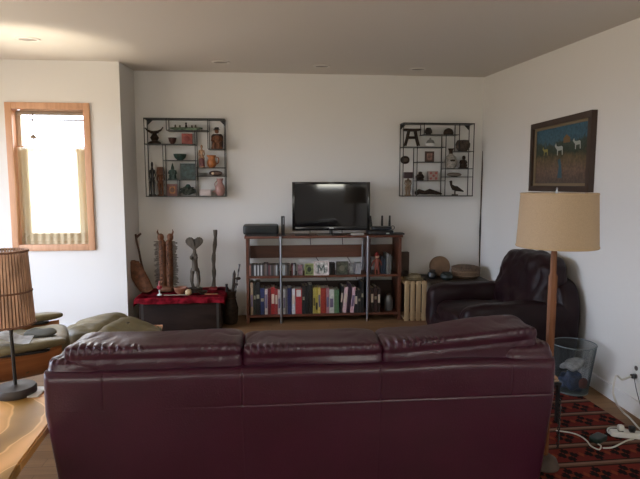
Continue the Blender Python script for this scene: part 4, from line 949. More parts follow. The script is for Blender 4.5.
UL = (Lx1-Lx0)/(455-67); UR = (Rx1-Rx0)/(428-70)
def place(t, cvf, u, v, y=6.285):
    x, z = cvf(u, v); t.location = (x, y, z+0.0008); return t
def seated(h, w, head=0.16, hat=False):
    bm = BM(); add_box(bm, (0, 0, h*0.05), (w, w*0.8, h*0.10))
    add_tube(bm, [(0, 0, h*0.08), (0, 0, h*0.3), (0, 0, h*0.6), (0, 0, h*0.75), (0, 0, h*0.80)], [w*0.46, w*0.42, w*0.40, w*0.30, w*0.12], 14)
    for s in (-1, 1):
        add_tube(bm, [(s*w*0.34, 0, h*0.70), (s*w*0.45, -w*0.1, h*0.5), (s*w*0.25, -w*0.42, h*0.42)], [w*0.12, w*0.11, w*0.08], 8)
        add_tube(bm, [(s*w*0.2, -w*0.2, h*0.34), (s*w*0.25, -w*0.5, h*0.30), (s*w*0.22, -w*0.45, h*0.05)], [w*0.16, w*0.14, w*0.10], 8)
    return bm
def standing(h, w):
    bm = BM(); add_lathe(bm, [(w*0.5, 0), (w*0.5, h*0.05), (1e-5, h*0.05)], seg=14)
    for s in (-1, 1):
        add_tube(bm, [(s*w*0.2, 0, h*0.04), (s*w*0.22, 0, h*0.2), (s*w*0.24, 0, h*0.4), (s*w*0.14, 0, h*0.48)], [w*0.13, w*0.16, w*0.22, w*0.2], 8)
        add_tube(bm, [(s*w*0.36, 0, h*0.76), (s*w*0.46, 0, h*0.6), (s*w*0.3, -w*0.2, h*0.48)], [w*0.10, w*0.09, w*0.07], 8)
    add_tube(bm, [(0, 0, h*0.44), (0, 0, h*0.56), (0, 0, h*0.72), (0, 0, h*0.78), (0, 0, h*0.84)], [w*0.32, w*0.24, w*0.36, w*0.2, w*0.1], 12)
    add_ball(bm, (0, 0, h*0.91), (w*0.42, w*0.44, h*0.17), 12)
    return bm
def bowl_prof(w, h): return [(w*0.22, 0), (w*0.24, h*0.08), (w*0.42, h*0.45), (w*0.5, h), (w*0.46, h), (w*0.36, h*0.5), (1e-5, h*0.22)]
def vase_prof(w, h, neck=0.2): return [(w*0.3, 0), (w*0.46, h*0.15), (w*0.5, h*0.38), (w*0.4, h*0.6), (w*neck, h*0.74), (w*neck, h*0.86), (w*neck*1.35, h), (w*neck*0.9, h), (w*neck*0.8, h*0.8)]
g = lambda u: u*UL
# left shelf
o = thing('carved_headrest', 'dark carved headrest with upturned horns at the left shelf top corner', 'carving'); place(o, cvL, 112, 184)
obj('base', lathe([(g(32), 0), (g(30), g(8)), (g(14), g(16)), (g(22), g(30)), (g(10), g(48)), (g(16), g(58))], seg=16), M_darkw, o)
obj('horns', tube([(-g(44), 0, g(78)), (-g(34), 0, g(66)), (-g(16), 0, g(58)), (0, 0, g(56)), (g(16), 0, g(59)), (g(32), 0, g(68)), (g(42), 0, g(82))], [0.006, 0.010, 0.016, 0.02, 0.016, 0.010, 0.006], 8), M_darkw, o)
o = thing('dark_bowl', 'small dark red-brown bowl beside the red tile on the left shelf', 'bowl'); place(o, cvL, 197, 184)
obj('bowl_body', lathe(bowl_prof(g(40), g(30)), seg=20), mat('dark_redbrown', (0.06, 0.018, 0.014), 0.4), o); obj('bowl_rim', tube([(g(19.5)*math.cos(2*PI*k/20), g(19.5)*math.sin(2*PI*k/20), g(30)) for k in range(21)], 0.003, 6), M_black, o)
o = thing('red_tile', 'square red tile standing on the left shelf under the green canoe', 'tile'); place(o, cvL, 268, 184)
obj('tile_body', box((0, 0, g(26)), (g(52), 0.02, g(52)), bev=0.003), M_redo, o); obj('tile_relief', lathe([(g(14), 0), (g(10), 0.004), (1e-5, 0.005)], c=(0, -0.010, g(26)), seg=20, rot=rotm('X', 90)), mat('deeper_red', (0.20, 0.035, 0.03), 0.6), o)
o = thing('carved_canoe', 'long green carved canoe with small riders on the top left shelf', 'carving'); place(o, cvL, 265, 118)
obj('hull', (lambda bm: add_puff(bm, (0, 0, g(8)), (g(160), g(20), g(16)), k=2.4, n=14, fn=lambda q, p: p+Vector((0, -0.0, g(9)*max(0, abs(q.x)-0.55)))))(BM()), mat('faded_green', (0.12, 0.17, 0.11), 0.7, var=0.6, vscale=30), o)
for u, hh in ((-52, 12), (-30, 10), (0, 26), (28, 10), (46, 12)):
    obj('rider', (lambda bm: add_ball(add_tube(bm, [(0, 0, 0), (0, 0, g(hh*0.6))], [g(6), g(4)], 8), (0, 0, g(hh*0.8)), (g(9), g(9), g(10)), 8))(BM()), M_darkw if hh > 20 else M_greyw, o, loc=(g(u), 0, g(14)))
o = thing('robed_statue', 'seated wooden robed statue wearing a dark hat at the left shelf top right', 'statue'); place(o, cvL, 413, 207)
obj('body', seated(g(84), g(52)), M_brownw, o); obj('robe', prism([(-g(27), g(4)), (-g(29), g(66)), (-g(20), g(76)), (g(20), g(76)), (g(29), g(66)), (g(27), g(4))], g(10), 'XZ', (0, g(20), 0), bev=0.004), M_darkw, o)
obj('head', puff((0, -0.005, g(88)), (g(20), g(20), g(24)), k=2.3, n=10), M_brownw, o); obj('hat', lathe([(g(18), g(94)), (g(12), g(98)), (g(10), g(106)), (1e-5, g(108))], seg=16), M_black, o)
o = thing('black_figure', 'tall slim black standing figure in the left shelf lower left bay', 'figure'); place(o, cvL, 97, 436, 6.27)
obj('body', standing(g(168), g(30)), mat('ebony', (0.014, 0.012, 0.012), 0.35), o); obj('base', box((0, 0, 0.004), (g(34), g(30), 0.008)), M_darkw, o)
o = thing('kneeling_figure', 'reddish brown carved figure with broad head beside the slim black figure', 'figure'); place(o, cvL, 134, 436, 6.31)
obj('body', standing(g(140), g(38)), M_brownw, o); obj('headdress', prism([(-g(20), g(110)), (-g(14), g(142)), (g(14), g(142)), (g(20), g(110)), (0, g(100))], g(20), 'XZ'), M_brownw, o)
o = thing('green_bowl', 'wide dark green bowl on the left shelf middle plate', 'bowl'); place(o, cvL, 232, 262)
obj('bowl_body', lathe(bowl_prof(g(64), g(30)), seg=22), M_greenb, o); obj('bowl_rim', tube([(g(31)*math.cos(2*PI*k/24), g(31)*math.sin(2*PI*k/24), g(30)) for k in range(25)], 0.003, 6), mat('pale_rim', (0.18, 0.22, 0.2), 0.5), o)
o = thing('seated_buddha', 'small dark green seated buddha with pointed crown on the left shelf', 'statuette'); place(o, cvL, 194, 357)
obj('body', seated(g(64), g(40)), M_greenb, o); obj('head', puff((0, 0, g(56)), (g(16), g(16), g(18)), k=2.2, n=8), M_greenb, o); obj('crown', lathe([(g(7), g(62)), (g(4), g(72)), (1e-5, g(84))], seg=10), M_greenb, o)
framed('green_plaque', 'dark green square plaque on the left shelf beside the buddha', 'plaque', cvL(230, 0)[0], cvL(306, 0)[0], g(80), 6.29, (0.02, 0.035, 0.032), (0.03, 0.06, 0.055), g(6), z=cvL(0, 357)[1])
framed('framed_icon', 'tiny red framed golden icon at the bottom of the left shelf', 'icon', cvL(166, 0)[0], cvL(216, 0)[0], g(58), 6.27, (0.12, 0.03, 0.02), (0.35, 0.14, 0.03), g(11), z=cvL(0, 436)[1], extra=blob((0.10, 0.04, 0.02)))
o = thing('dark_rock_carving', 'rough dark green carved lump at the bottom centre of the left shelf', 'carving'); place(o, cvL, 266, 436, 6.29)
obj('lump', puff((0, 0, g(24)), (g(66), g(40), g(36)), k=2.4, n=20, fn=lambda q, p: p*(1+0.5*noise.noise(q*2.4))+Vector((0, 0, 0))), mat('mossy_stone', (0.035, 0.042, 0.032), 0.7, var=0.6, vscale=30), o); obj('leaf_tuft', lathe([(g(10), g(36)), (g(16), g(44)), (g(8), g(56)), (1e-5, g(58))], seg=10), M_greenb, o)
o = thing('painted_figure', 'tall painted wooden figure of tan and maroon left of the orange jug', 'figure'); place(o, cvL, 337, 297, 6.29)
obj('body', standing(g(112), g(30)), mat('tan_painted', (0.36, 0.22, 0.13), 0.6, var=0.5, vscale=30), o); obj('skirt', lathe([(g(15), g(3)), (g(13), g(42)), (g(8), g(46))], seg=14), mat('maroon_paint', (0.15, 0.05, 0.05), 0.6, var=0.4, vscale=30), o)
o = thing('orange_jug', 'orange ceramic jug with handle on the left shelf', 'jug'); place(o, cvL, 386, 297)
obj('body', lathe(vase_prof(g(46), g(60), 0.36), seg=22), M_orange, o); obj('handle', tube(smooth_path([(g(14), 0, g(52)), (g(32), 0, g(48)), (g(32), 0, g(24)), (g(19), 0, g(16))], 5), 0.006, 6), M_orange, o); obj('spout', tube([(-g(10), 0, g(48)), (-g(24), 0, g(60))], [0.012, 0.007], 8), M_orange, o)
o = thing('stacked_dishes', 'flat pale grey dishes stacked on the left shelf beside the dark shell', 'dishes'); place(o, cvL, 341, 338)
for k in range(3): obj('dish', lathe([(g(14), g(5*k)), (g(24), g(5*k+4)), (g(22), g(5*k+4.6))], seg=18), mat('pale_dish', (0.38, 0.37, 0.34), 0.4), o)
o = thing('shell_bowl', 'low dark bowl with a pale spot on the left shelf under the orange jug', 'bowl'); place(o, cvL, 404, 338)
obj('bowl_body', puff((0, 0, g(13)), (g(66), g(40), g(26)), k=2.3, n=12), mat('brown_shell', (0.10, 0.06, 0.045), 0.35, var=0.5, vscale=20), o); obj('spot', puff((-g(12), -g(17), g(12)), (g(16), g(8), g(14)), k=2.2, n=8), M_bone, o)
o = thing('pink_jug', 'pale pink ceramic jug with handle at the bottom right of the left shelf', 'jug'); place(o, cvL, 424, 436)
obj('body', lathe(vase_prof(g(50), g(86), 0.26), seg=22), M_pink, o); obj('handle', tube(smooth_path([(-g(12), 0, g(76)), (-g(26), 0, g(60)), (-g(22), 0, g(40))], 5), 0.005, 6), M_pink, o); obj('spout', tube([(-g(18), 0, g(28)), (-g(38), 0, g(18))], [0.012, 0.006], 8), M_pink, o)
o = thing('white_box', 'small pinkish white box beside the pink jug on the left shelf', 'box'); place(o, cvL, 352, 436)
obj('box_body', box((0, 0, g(13)), (g(54), g(36), g(26)), bev=0.003), mat('pinkish_white', (0.55, 0.47, 0.45), 0.6), o); obj('lid', box((0, 0, g(29)), (g(57), g(39), g(5)), bev=0.002), mat('pinkish_white', (0.5, 0.4, 0.4)), o)
# right shelf
g = lambda u: u*UR
def legstool(w, h):
    bm = BM(); add_puff(bm, (0, 0, h*0.93), (w, w*0.6, h*0.14), k=4, n=8, fn=lambda q, p: p+Vector((0, 0, 0.03*h*q.x*q.x)))
    return bm
o = thing('carved_stool', 'dark carved miniature stool with splayed legs on the right shelf', 'stool'); place(o, cvR, 121, 185)
obj('seat', legstool(g(88), g(88)), M_darkw, o)
for s in (-1, 1):
    for yy in (-1, 1): obj('leg', tube([(s*g(16), yy*g(10), g(80)), (s*g(24), yy*g(12), g(40)), (s*g(34), yy*g(16), 0.012)], [0.014, 0.012, 0.010], 8), M_darkw, o)
obj('crossbar', tube([(-g(22), 0, g(46)), (g(22), 0, g(46))], 0.016, 8), M_darkw, o)
o = thing('dark_pot', 'tiny dark round pot on the top plate of the right shelf', 'pot'); place(o, cvR, 204, 122)
obj('body', lathe([(g(9), 0), (g(18), g(10)), (g(17), g(22)), (g(11), g(32)), (g(7), g(31))], seg=18), mat('dark_clay', (0.035, 0.026, 0.022), 0.6), o); obj('rim', tube([(g(10)*math.cos(2*PI*k/16), g(10)*math.sin(2*PI*k/16), g(32)) for k in range(17)], 0.003, 6), M_darkw, o)
o = thing('dark_dome', 'dark dome-shaped gourd bowl on the top plate of the right shelf', 'gourd bowl'); place(o, cvR, 305, 122)
obj('dome', lathe([(g(22), 0), (g(25), g(8)), (g(20), g(24)), (g(9), g(31)), (1e-5, g(33))], seg=20), M_darkw, o); obj('band', tube([(g(25)*math.cos(2*PI*k/20), g(25)*math.sin(2*PI*k/20), g(8)) for k in range(21)], 0.003, 6), M_midw, o)
o = thing('lidded_dish', 'small white dish with silver domed lid on the right shelf', 'dish'); place(o, cvR, 214, 185)
obj('dish_body', lathe(bowl_prof(g(52), g(18)), seg=22), M_white, o); obj('lid', lathe([(g(22), g(17)), (g(16), g(32)), (g(5), g(38)), (g(5), g(44)), (1e-5, g(46))], seg=20), mat('dull_silver', (0.22, 0.22, 0.21), 0.4, metal=0.4), o)
o = thing('dark_basket_bowl', 'wide dark woven bowl at the upper right of the right shelf', 'bowl'); place(o, cvR, 380, 205)
obj('bowl_body', lathe([(g(20), 0), (g(34), g(18)), (g(36), g(36)), (g(28), g(52)), (g(24), g(52)), (g(30), g(36)), (g(20), g(8)), (1e-5, g(6))], seg=22), mat('dark_weave', (0.055, 0.038, 0.028), 0.8, var=0.5, vscale=60), o); obj('rim', tube([(g(27)*math.cos(2*PI*k/20), g(27)*math.sin(2*PI*k/20), g(52)) for k in range(21)], 0.004, 6), M_darkw, o)
framed('small_picture', 'small brown framed picture with a pinkish centre on the right shelf', 'picture', cvR(190, 0)[0], cvR(236, 0)[0], g(52), 6.29, (0.06, 0.03, 0.02), (0.22, 0.12, 0.09), g(9), z=cvR(0, 260)[1])
o = thing('oval_mask', 'dark oval mask hanging on the wall in the right shelf left bay', 'mask'); x, z = cvR(100, 248); o.location = (x, 6.392, z)
obj('mask_body', puff((0, 0, 0), (g(46), 0.035, g(40)), k=2.3, n=14), M_darkw, o); obj('mask_face', puff((0, -0.014, 0), (g(28), 0.014, g(20)), k=2.3, n=8), M_greyw, o)
o = thing('tall_totem', 'tan standing figure with a dark blocky headdress on the right shelf', 'figure'); place(o, cvR, 106, 432, 6.29)
obj('body', standing(g(100), g(34)), mat('tan_wood', (0.22, 0.15, 0.09), 0.6, var=0.3), o); obj('headdress', box((0, 0, g(100)), (g(42), g(20), g(30)), bev=0.004), mat('dark_maroon', (0.035, 0.015, 0.02), 0.6), o)
o = thing('patterned_vase', 'large grey patterned vase with a dark neck on the right shelf', 'vase'); place(o, cvR, 320, 293)
obj('body', lathe([(g(22), 0), (g(30), g(14)), (g(32), g(34)), (g(26), g(56)), (g(12), g(68)), (g(10), g(72))], seg=24), M_grey, o); obj('neck', lathe([(g(9), g(70)), (g(9), g(86)), (g(15), g(98)), (g(11), g(98)), (g(7), g(84))], seg=18), M_darkw, o)
obj('vase_mark', puff((0, -g(30), g(38)), (g(26), g(6), g(10)), k=2.4, n=8), M_darkw, o)
o = thing('seated_dark_figure', 'small dark seated figure beside the patterned vase on the right shelf', 'figure'); place(o, cvR, 384, 293)
obj('body', seated(g(56), g(38)), M_darkw, o); obj('head', puff((g(3), 0, g(53)), (g(17), g(17), g(22)), k=2.2, n=8), M_darkw, o)
o = thing('low_arched_dish', 'low dull arched dish under the patterned vase on the right shelf', 'dish'); place(o, cvR, 340, 335)
obj('dish_body', puff((0, 0, g(10)), (g(74), g(40), g(20)), k=2.2, n=12), mat('dull_taupe', (0.20, 0.17, 0.14), 0.5), o); obj('dish_foot', lathe([(g(16), 0), (g(12), g(5))], seg=14), M_greyw, o)
o = thing('bird_carving', 'dark carved bird with a raised head at the bottom of the right shelf', 'bird carving'); place(o, cvR, 346, 432)
obj('body', tube([(-g(20), 0, g(74)), (-g(22), 0, g(66)), (-g(20), 0, g(52)), (-g(8), 0, g(38)), (g(8), 0, g(34)), (g(28), 0, g(26)), (g(44), 0, g(20))], [g(4), g(7), g(6), g(12), g(13), g(7), g(3)], 10), M_darkw, o)
obj('beak', tube([(-g(22), 0, g(72)), (-g(32), 0, g(68))], [g(3), g(0.8)], 6), M_darkw, o)
for s in (-1, 1): obj('leg', tube([(0, s*g(4), g(28)), (0, s*g(5), g(6))], g(1.8), 6), M_darkw, o)
obj('base', box((0, 0, g(3)), (g(26), g(22), g(6))), M_greyw, o)
o = thing('patterned_box', 'small pale square box with a red pattern on the right shelf', 'box'); place(o, cvR, 230, 355)
bx0 = obj('box_body', box((0, 0, g(23)), (g(46), g(30), g(46)), bev=0.002), mat('pale_pattern', (0.32, 0.25, 0.22), 0.6), o)
for a, b_ in ((-1, -1), (1, 1), (-1, 1), (1, -1), (0, 0)): obj('red_flower', lathe([(g(6.5), 0), (g(5), 0.002), (1e-5, 0.003)], c=(a*g(13), -g(15), g(23)+b_*g(13)), seg=8, rot=rotm('X', 90)), mat('pattern_red', (0.28, 0.06, 0.05), 0.6), o)
o = thing('animal_carving', 'small dark carved animal crouching on the right shelf', 'carving'); place(o, cvR, 165, 355)
obj('body', tube([(-g(18), 0, g(12)), (-g(6), 0, g(18)), (g(10), 0, g(20)), (g(18), 0, g(12))], [g(9), g(14), g(13), g(8)], 10), M_darkw, o); obj('head', puff((g(2), 0, g(36)), (g(20), g(16), g(16)), k=2.4, n=8), M_darkw, o)
obj('legs', box((0, 0, g(4)), (g(34), g(20), g(8)), bev=0.003), M_darkw, o)
o = thing('low_carving', 'long low dark carving lying along the bottom plate of the right shelf', 'carving'); place(o, cvR, 212, 432)
obj('body', tube([(-g(66), 0, g(14)), (-g(50), 0, g(20)), (-g(20), 0, g(14)), (g(4), 0, g(20)), (g(40), 0, g(12)), (g(66), 0, g(8))], [g(8), g(13), g(9), g(14), g(9), g(4)], 10), M_darkw, o); obj('head', puff((-g(60), 0, g(13)), (g(24), g(18), g(20)), k=2.6, n=8), M_darkw, o)

# ------------------------------------------------------------------ trunk with red cloth and carvings
TRY0, TRY1 = 5.70, 6.22
tx0, tx1 = at(139, 315, TRY0).x, at(221, 315, TRY0).x
TH = 0.375
tr = thing('wooden_trunk', 'old dark wooden trunk under the red cloth by the left corner', 'trunk', ((tx0+tx1)/2, (TRY0+TRY1)/2, 0))
tw_, td_ = tx1-tx0, TRY1-TRY0
obj('body', box((0, 0, 0.165), (tw_, td_, 0.33), bev=0.006), M_trunk, tr)
obj('lid', box((0, 0, 0.353), (tw_+0.02, td_+0.02, 0.044), bev=0.008), M_trunk, tr)
for s in (-1, 1): obj('metal_band', box((s*tw_*0.46, 0, 0.166), (0.025, td_+0.006, 0.325)), mat('iron_band', (0.03, 0.025, 0.022), 0.5), tr, False)
# red cloth draped
bm = BM(); nx, ny = 60, 30; g_ = []
cw, cdp = tw_+0.07, td_+0.04
for i in range(nx+1):
    row = []
    for j in range(ny+1):
        u = i/nx; v = j/ny
        s = (u-0.5)*(cw+0.20); t = v*(cdp+0.065)         # t from back to front
        x = max(-cw/2, min(cw/2, s)); ox = abs(s)-abs(x)
        y = cdp/2 - min(t, cdp); oy_ = max(0, t-cdp)
        z = TH+0.006 + 0.010*max(0, noise.noise(Vector((s*9, t*9, 3)))) 
        if ox > 0 or oy_ > 0: z -= (ox+oy_)*0.95; 
        wob = 0.012*math.sin(s*30+2*noise.noise(Vector((s*4, 1, 1))))*min(1, oy_/0.05)
        xx = x + math.copysign(0.012*min(1, ox/0.03), s) if ox > 0 else x
        yy = y - (0.016*min(1, oy_/0.03)+wob if oy_ > 0 else 0)
        if oy_ > 0: z -= 0.02*noise.noise(Vector((s*3, 4, 2)))*oy_/0.1
        row.append(bm.verts.new((xx, yy-0.0, z)))
    g_.append(row)
for i in range(nx):
    for j in range(ny): bm.faces.new((g_[i][j], g_[i][j+1], g_[i+1][j+1], g_[i+1][j]))
bmesh.ops.solidify(bm, geom=bm.faces[:], thickness=0.004)
rcl = obj('red_cloth', bm, M_red); rcl.location = (tr.location.x, tr.location.y, 0); tag(rcl, 'crumpled red cloth draped over the old wooden trunk', 'cloth')
RZ = TH+0.013
def on_trunk(px, Y): return at(px, 290, Y).x
# curved slab leaning on jog wall
sl = thing('wooden_slab', 'curved reddish brown wooden slab leaning in the left corner on the trunk', 'carving', (on_trunk(150, 5.95)-0.02, 5.98, RZ))
bm = BM(); pts = smooth_path([(0.0, 0, 0.0), (-0.05, 0, 0.08), (-0.11, 0.0, 0.2), (-0.15, 0.01, 0.30), (-0.16, 0.015, 0.36)], 5)
add_tube(bm, pts, [0.055+0.03*math.sin(PI*min(1, (i+2)/len(pts)))*1.0 - (0.03 if i > len(pts)-3 else 0) for i in range(len(pts))], 14)
for v in bm.verts: v.co.y *= 0.45; v.co.z = max(v.co.z, 0)
obj('slab', bm, M_brownw, sl)
# snake stick
ss = thing('twisted_root_stick', 'thin twisted dark root stick with a forked top in the left corner', 'stick', (on_trunk(147, 6.1), 6.10, RZ))
zt_ = lambda py: at(140, py, 6.1).z-RZ
xt_ = lambda px: at(px, 260, 6.1).x-ss.location.x
obj('stick', tube(smooth_path([(0.0, 0, 0), (xt_(144), 0, zt_(276)), (xt_(141), 0, zt_(262)), (xt_(139), 0, zt_(250)), (xt_(137.5), 0, zt_(242)), (xt_(136.6), 0, zt_(234))], 5), 0.012, 8), M_midw, ss)
obj('fork', tube([(xt_(137.6), 0, zt_(237)), (xt_(142), -0.01, zt_(233.5))], [0.016, 0.010], 8), M_midw, ss)
# spear
sx = at(133, 200, 6.1).x
spz = at(131, 113, 6.3).z
spr = thing('tall_spear', 'tall thin spear with dark blade in the left corner beside the trunk', 'spear', (at(134.7, 280, 6.33).x, 6.34, 0.0))
dx = lambda px, py: at(px, py, 6.34).x-spr.location.x
obj('shaft', tube([(0.02, 0, 0.0), (dx(135.2, 240), 0, at(134, 240, 6.34).z), (dx(133, 165), 0, at(133, 165, 6.34).z)], 0.010, 8), M_midw, spr)
obj('blade', tube([(dx(133, 166), 0, at(133, 166, 6.34).z), (dx(132.4, 150), 0, at(133, 150, 6.34).z), (dx(131.6, 112), 0, at(131, 112, 6.34).z)], [0.016, 0.021, 0.002], 8), M_blackm, spr)
# spiked nail figure with two heads
nf = thing('spiked_figure', 'tall reddish carved double figure bristling with spikes on the red cloth', 'figure', (on_trunk(167, 5.98), 5.98, RZ))
H = at(167, 230, 5.98).z-RZ
bm = BM(); add_puff(bm, (0, 0, H*0.05), (0.16, 0.12, H*0.10), k=3, n=10)
for s in (-1, 1): add_tube(bm, [(s*0.035, 0, H*0.05), (s*0.034, 0, H*0.3), (s*0.038, 0, H*0.6), (s*0.035, 0, H*0.8), (s*0.045, 0, H*0.84)], [0.034, 0.042, 0.038, 0.040, 0.024], 10)
obj('body', bm, M_brownw, nf)
for s in (-1, 1):
    hd = obj('head', puff((s*0.052, 0, H*0.885), (0.07, 0.06, 0.085), k=2.3, n=12, fn=lambda q, p: p+Vector((0, -0.01*max(0, -q.y)*math.exp(-4*q.x*q.x), 0))), M_brownw, nf)
    obj('horn', tube([(s*0.07, 0, H*0.92), (s*0.085, 0, H*0.97), (s*0.078, 0, H*1.01)], [0.012, 0.009, 0.003], 6), M_brownw, hd)
bm = BM(); rr = random.Random(3)
for k in range(44):
    z = H*(0.12+0.70*k/43)
    for s in (-1, 1):
        add_tube(bm, [(s*0.05, 0, z), (s*(0.10+0.035*rr.random()), 0.0, z-0.006)], [0.0048, 0.0035], 5)
        a = rr.uniform(-0.9, 0.9); add_tube(bm, [(s*0.03, -0.02, z), (s*0.04+0.03*math.sin(a), -0.075, z-0.004)], [0.0035, 0.002], 5)
obj('spikes', bm, M_darkw, nf)['kind'] = 'stuff'
# heart headed figure
hf = thing('heart_headed_figure', 'weathered grey wood female figure with a heart-shaped head on the trunk', 'figure', (on_trunk(195.5, 5.95), 5.95, RZ))
H = at(195, 236, 5.95).z-RZ
bm = BM()
for s in (-1, 1):
    add_tube(bm, smooth_path([(s*0.022, 0, H*0.07), (s*0.038, 0, H*0.2), (s*0.030, 0, H*0.35), (s*0.018, 0, H*0.42)], 4), [0.017]*4+[0.020]*4+[0.024]*5, 10)
    add_ball(bm, (s*0.024-0.006, -0.028, H*0.62), (0.042, 0.05, 0.05), 10)
add_tube(bm, [(0, 0, H*0.38), (0, 0, H*0.45), (0, 0, H*0.55), (-0.004, 0, H*0.66), (0, 0, H*0.70), (0, 0, H*0.76)], [0.040, 0.034, 0.030, 0.036, 0.020, 0.016], 12)
obj('body', bm, M_greyw, hf)
hp = []
for k in range(28):
    t = 2*PI*k/28; hp.append((16*math.sin(t)**3/16*0.098, (13*math.cos(t)-5*math.cos(2*t)-2*math.cos(3*t)-math.cos(4*t))/17*0.095))
obj('head', prism([(a, b+H*0.875) for a, b in hp], 0.05, 'XZ', bev=0.010), M_greyw, hf)
obj('base', lathe([(0.08, 0), (0.08, 0.03), (0.07, 0.045)], seg=24), M_darkw, hf)
obj('nose', tube([(0, -0.028, H*0.90), (0, -0.034, H*0.83)], [0.004, 0.009], 8), M_greyw, hf.children[1] if False else hf)
# weathered stick on red stand
ws = thing('weathered_stick', 'upright weathered grey branch standing on the right end of the trunk', 'stick', (on_trunk(213.2, 6.08), 6.08, RZ))
H = at(214, 230, 6.08).z-RZ
bm = add_tube(BM(), [(0.0+0.035*t+0.006*math.sin(t*9), 0, H*t) for t in [k/16 for k in range(17)]], [0.021+0.004*math.sin(k*1.7) for k in range(17)], 10)
add_tube(bm, [(0.035, 0, H*0.97), (0.052, 0, H*1.0)], [0.014, 0.008], 8)
obj('branch', bm, M_greyw, ws); obj('stand', lathe([(0.05, 0), (0.045, 0.025), (0.022, 0.03)], seg=20), mat('red_stand', (0.25, 0.02, 0.025), 0.7), ws)
# bowl, gourd, candlestick, stick
o = thing('terracotta_bowl', 'terracotta brown bowl on the red cloth between two carved figures', 'bowl', (on_trunk(180.5, 5.84), 5.842, RZ))
obj('bowl_body', lathe(bowl_prof(0.145, 0.07), seg=28), mat('terracotta', (0.24, 0.09, 0.05), 0.5, var=0.2), o); obj('bowl_rim', tube([(0.070*math.cos(2*PI*k/28), 0.070*math.sin(2*PI*k/28), 0.07) for k in range(29)], 0.004, 6), mat('terracotta_rim', (0.30, 0.13, 0.075), 0.5), o)
o = thing('round_gourd', 'small round cream gourd on the red cloth in front of the bowl', 'gourd', (on_trunk(188.5, 5.77), 5.765, RZ))
obj('gourd_body', puff((0, 0, 0.034), (0.072, 0.072, 0.068), k=2.2, n=12), mat('cream_gourd', (0.50, 0.36, 0.20), 0.5, var=0.25), o); obj('stem', tube([(0, 0, 0.064), (0.004, 0, 0.082)], 0.004, 6), M_darkw, o)
o = thing('candlestick', 'small red and white candlestick at the left on the red cloth', 'candlestick', (on_trunk(159.5, 5.80), 5.80, RZ))
obj('foot', lathe([(0.028, 0), (0.022, 0.01), (0.007, 0.02), (0.007, 0.06)], seg=16), M_white, o); obj('cup', lathe([(0.008, 0.058), (0.026, 0.075), (0.028, 0.10), (0.02, 0.10)], seg=16), mat('bright_red', (0.35, 0.02, 0.04), 0.5), o); obj('candle', tube([(0, 0, 0.10), (0, 0, 0.155)], 0.009, 10), mat('pink_candle', (0.45, 0.16, 0.16), 0.5), o)
o = thing('carved_stick', 'thin pale stick lying across the front of the red cloth', 'stick', (on_trunk(176, 5.76), 5.755, RZ+0.002))
obj('stick_body', tube([(-0.13, 0, 0.006), (0, -0.008, 0.006), (0.14, 0.0, 0.006)], 0.006, 8), mat('pale_stick', (0.32, 0.26, 0.20), 0.6), o); obj('stick_tip', puff((0.148, 0, 0.008), (0.03, 0.014, 0.014), k=2.3, n=8), M_brownw, o)
o = thing('orange_stick', 'short orange-brown stick lying at the right end of the red cloth', 'stick', (on_trunk(211, 5.76), 5.76, RZ+0.002))
obj('stick_body', tube([(-0.07, 0, 0.006), (0.06, 0.0, 0.006)], 0.006, 8), mat('orange_wood', (0.32, 0.12, 0.05), 0.6), o); obj('stick_tip', puff((0.066, 0, 0.007), (0.02, 0.014, 0.014), k=2.3, n=8), M_brownw, o)
o = thing('dark_dish', 'dark low wooden dish at the front of the trunk near the heart-headed figure', 'dish', (on_trunk(202, 5.79), 5.83, RZ))
obj('dish_body', lathe(bowl_prof(0.11, 0.03), seg=20), M_darkw, o); obj('dish_foot', lathe([(0.03, 0), (0.026, 0.006)], seg=14), M_darkw, o)

# floor vase with sticks
vz = thing('dark_floor_vase', 'dark tall floor vase between the trunk and the bookshelf', 'vase', (at(230.5, 310, 6.0).x, 6.02, 0))
obj('body', lathe([(0.07, 0), (0.085, 0.04), (0.088, 0.18), (0.062, 0.28), (0.06, 0.33), (0.072, 0.38), (0.06, 0.38), (0.05, 0.32), (0.05, 0.1), (1e-5, 0.08)], seg=24), M_darkw, vz)
obj('neck_band', tube([(0.062*math.cos(2*PI*k/24), 0.062*math.sin(2*PI*k/24), 0.30) for k in range(25)], 0.005, 6), M_midw, vz)
vx, vy = vz.location.x, vz.location.y
def vs_pt(px, py): p = at(px, py, vy); return (p.x-vx, 0, p.z)
for nm, lab, pts, rad, m in [('bent_black_stick', 'short black club standing at the left in the floor vase', [(-0.03, 0, 0.09), vs_pt(227, 300), vs_pt(226.5, 284)], [0.012, 0.013, 0.015], M_black),
    ('curved_blade', 'pointed dark blade-shaped carving rising from the floor vase', [(0.0, 0.0, 0.09), vs_pt(232.5, 300), vs_pt(233.5, 285), vs_pt(234.4, 270)], [0.012, 0.020, 0.018, 0.002], M_darkw),
    ('mottled_stick', 'black and white mottled stick leaning right out of the floor vase', [(0.03, 0.02, 0.09), vs_pt(234.5, 295), vs_pt(236.5, 283), vs_pt(239.5, 264)], [0.010, 0.010, 0.010, 0.012], mat('mottled', (0.02, 0.02, 0.02), 0.5, col2=(0.35, 0.33, 0.32), vscale=22))]:
    o = thing(nm, lab, 'stick', (vx, vy, 0)); obj('shaft', tube(smooth_path(pts, 3), [rad[min(len(rad)-1, int(i/3))] for i in range(3*(len(pts)-1)+1)], 8), m, o)
    if nm == 'mottled_stick':
        obj('knob', puff(vs_pt(238, 278.5), (0.06, 0.05, 0.035), k=2.3, n=8), M_darkw, o); obj('knob', puff(vs_pt(236, 284.5), (0.045, 0.04, 0.035), k=2.3, n=8), M_darkw, o)

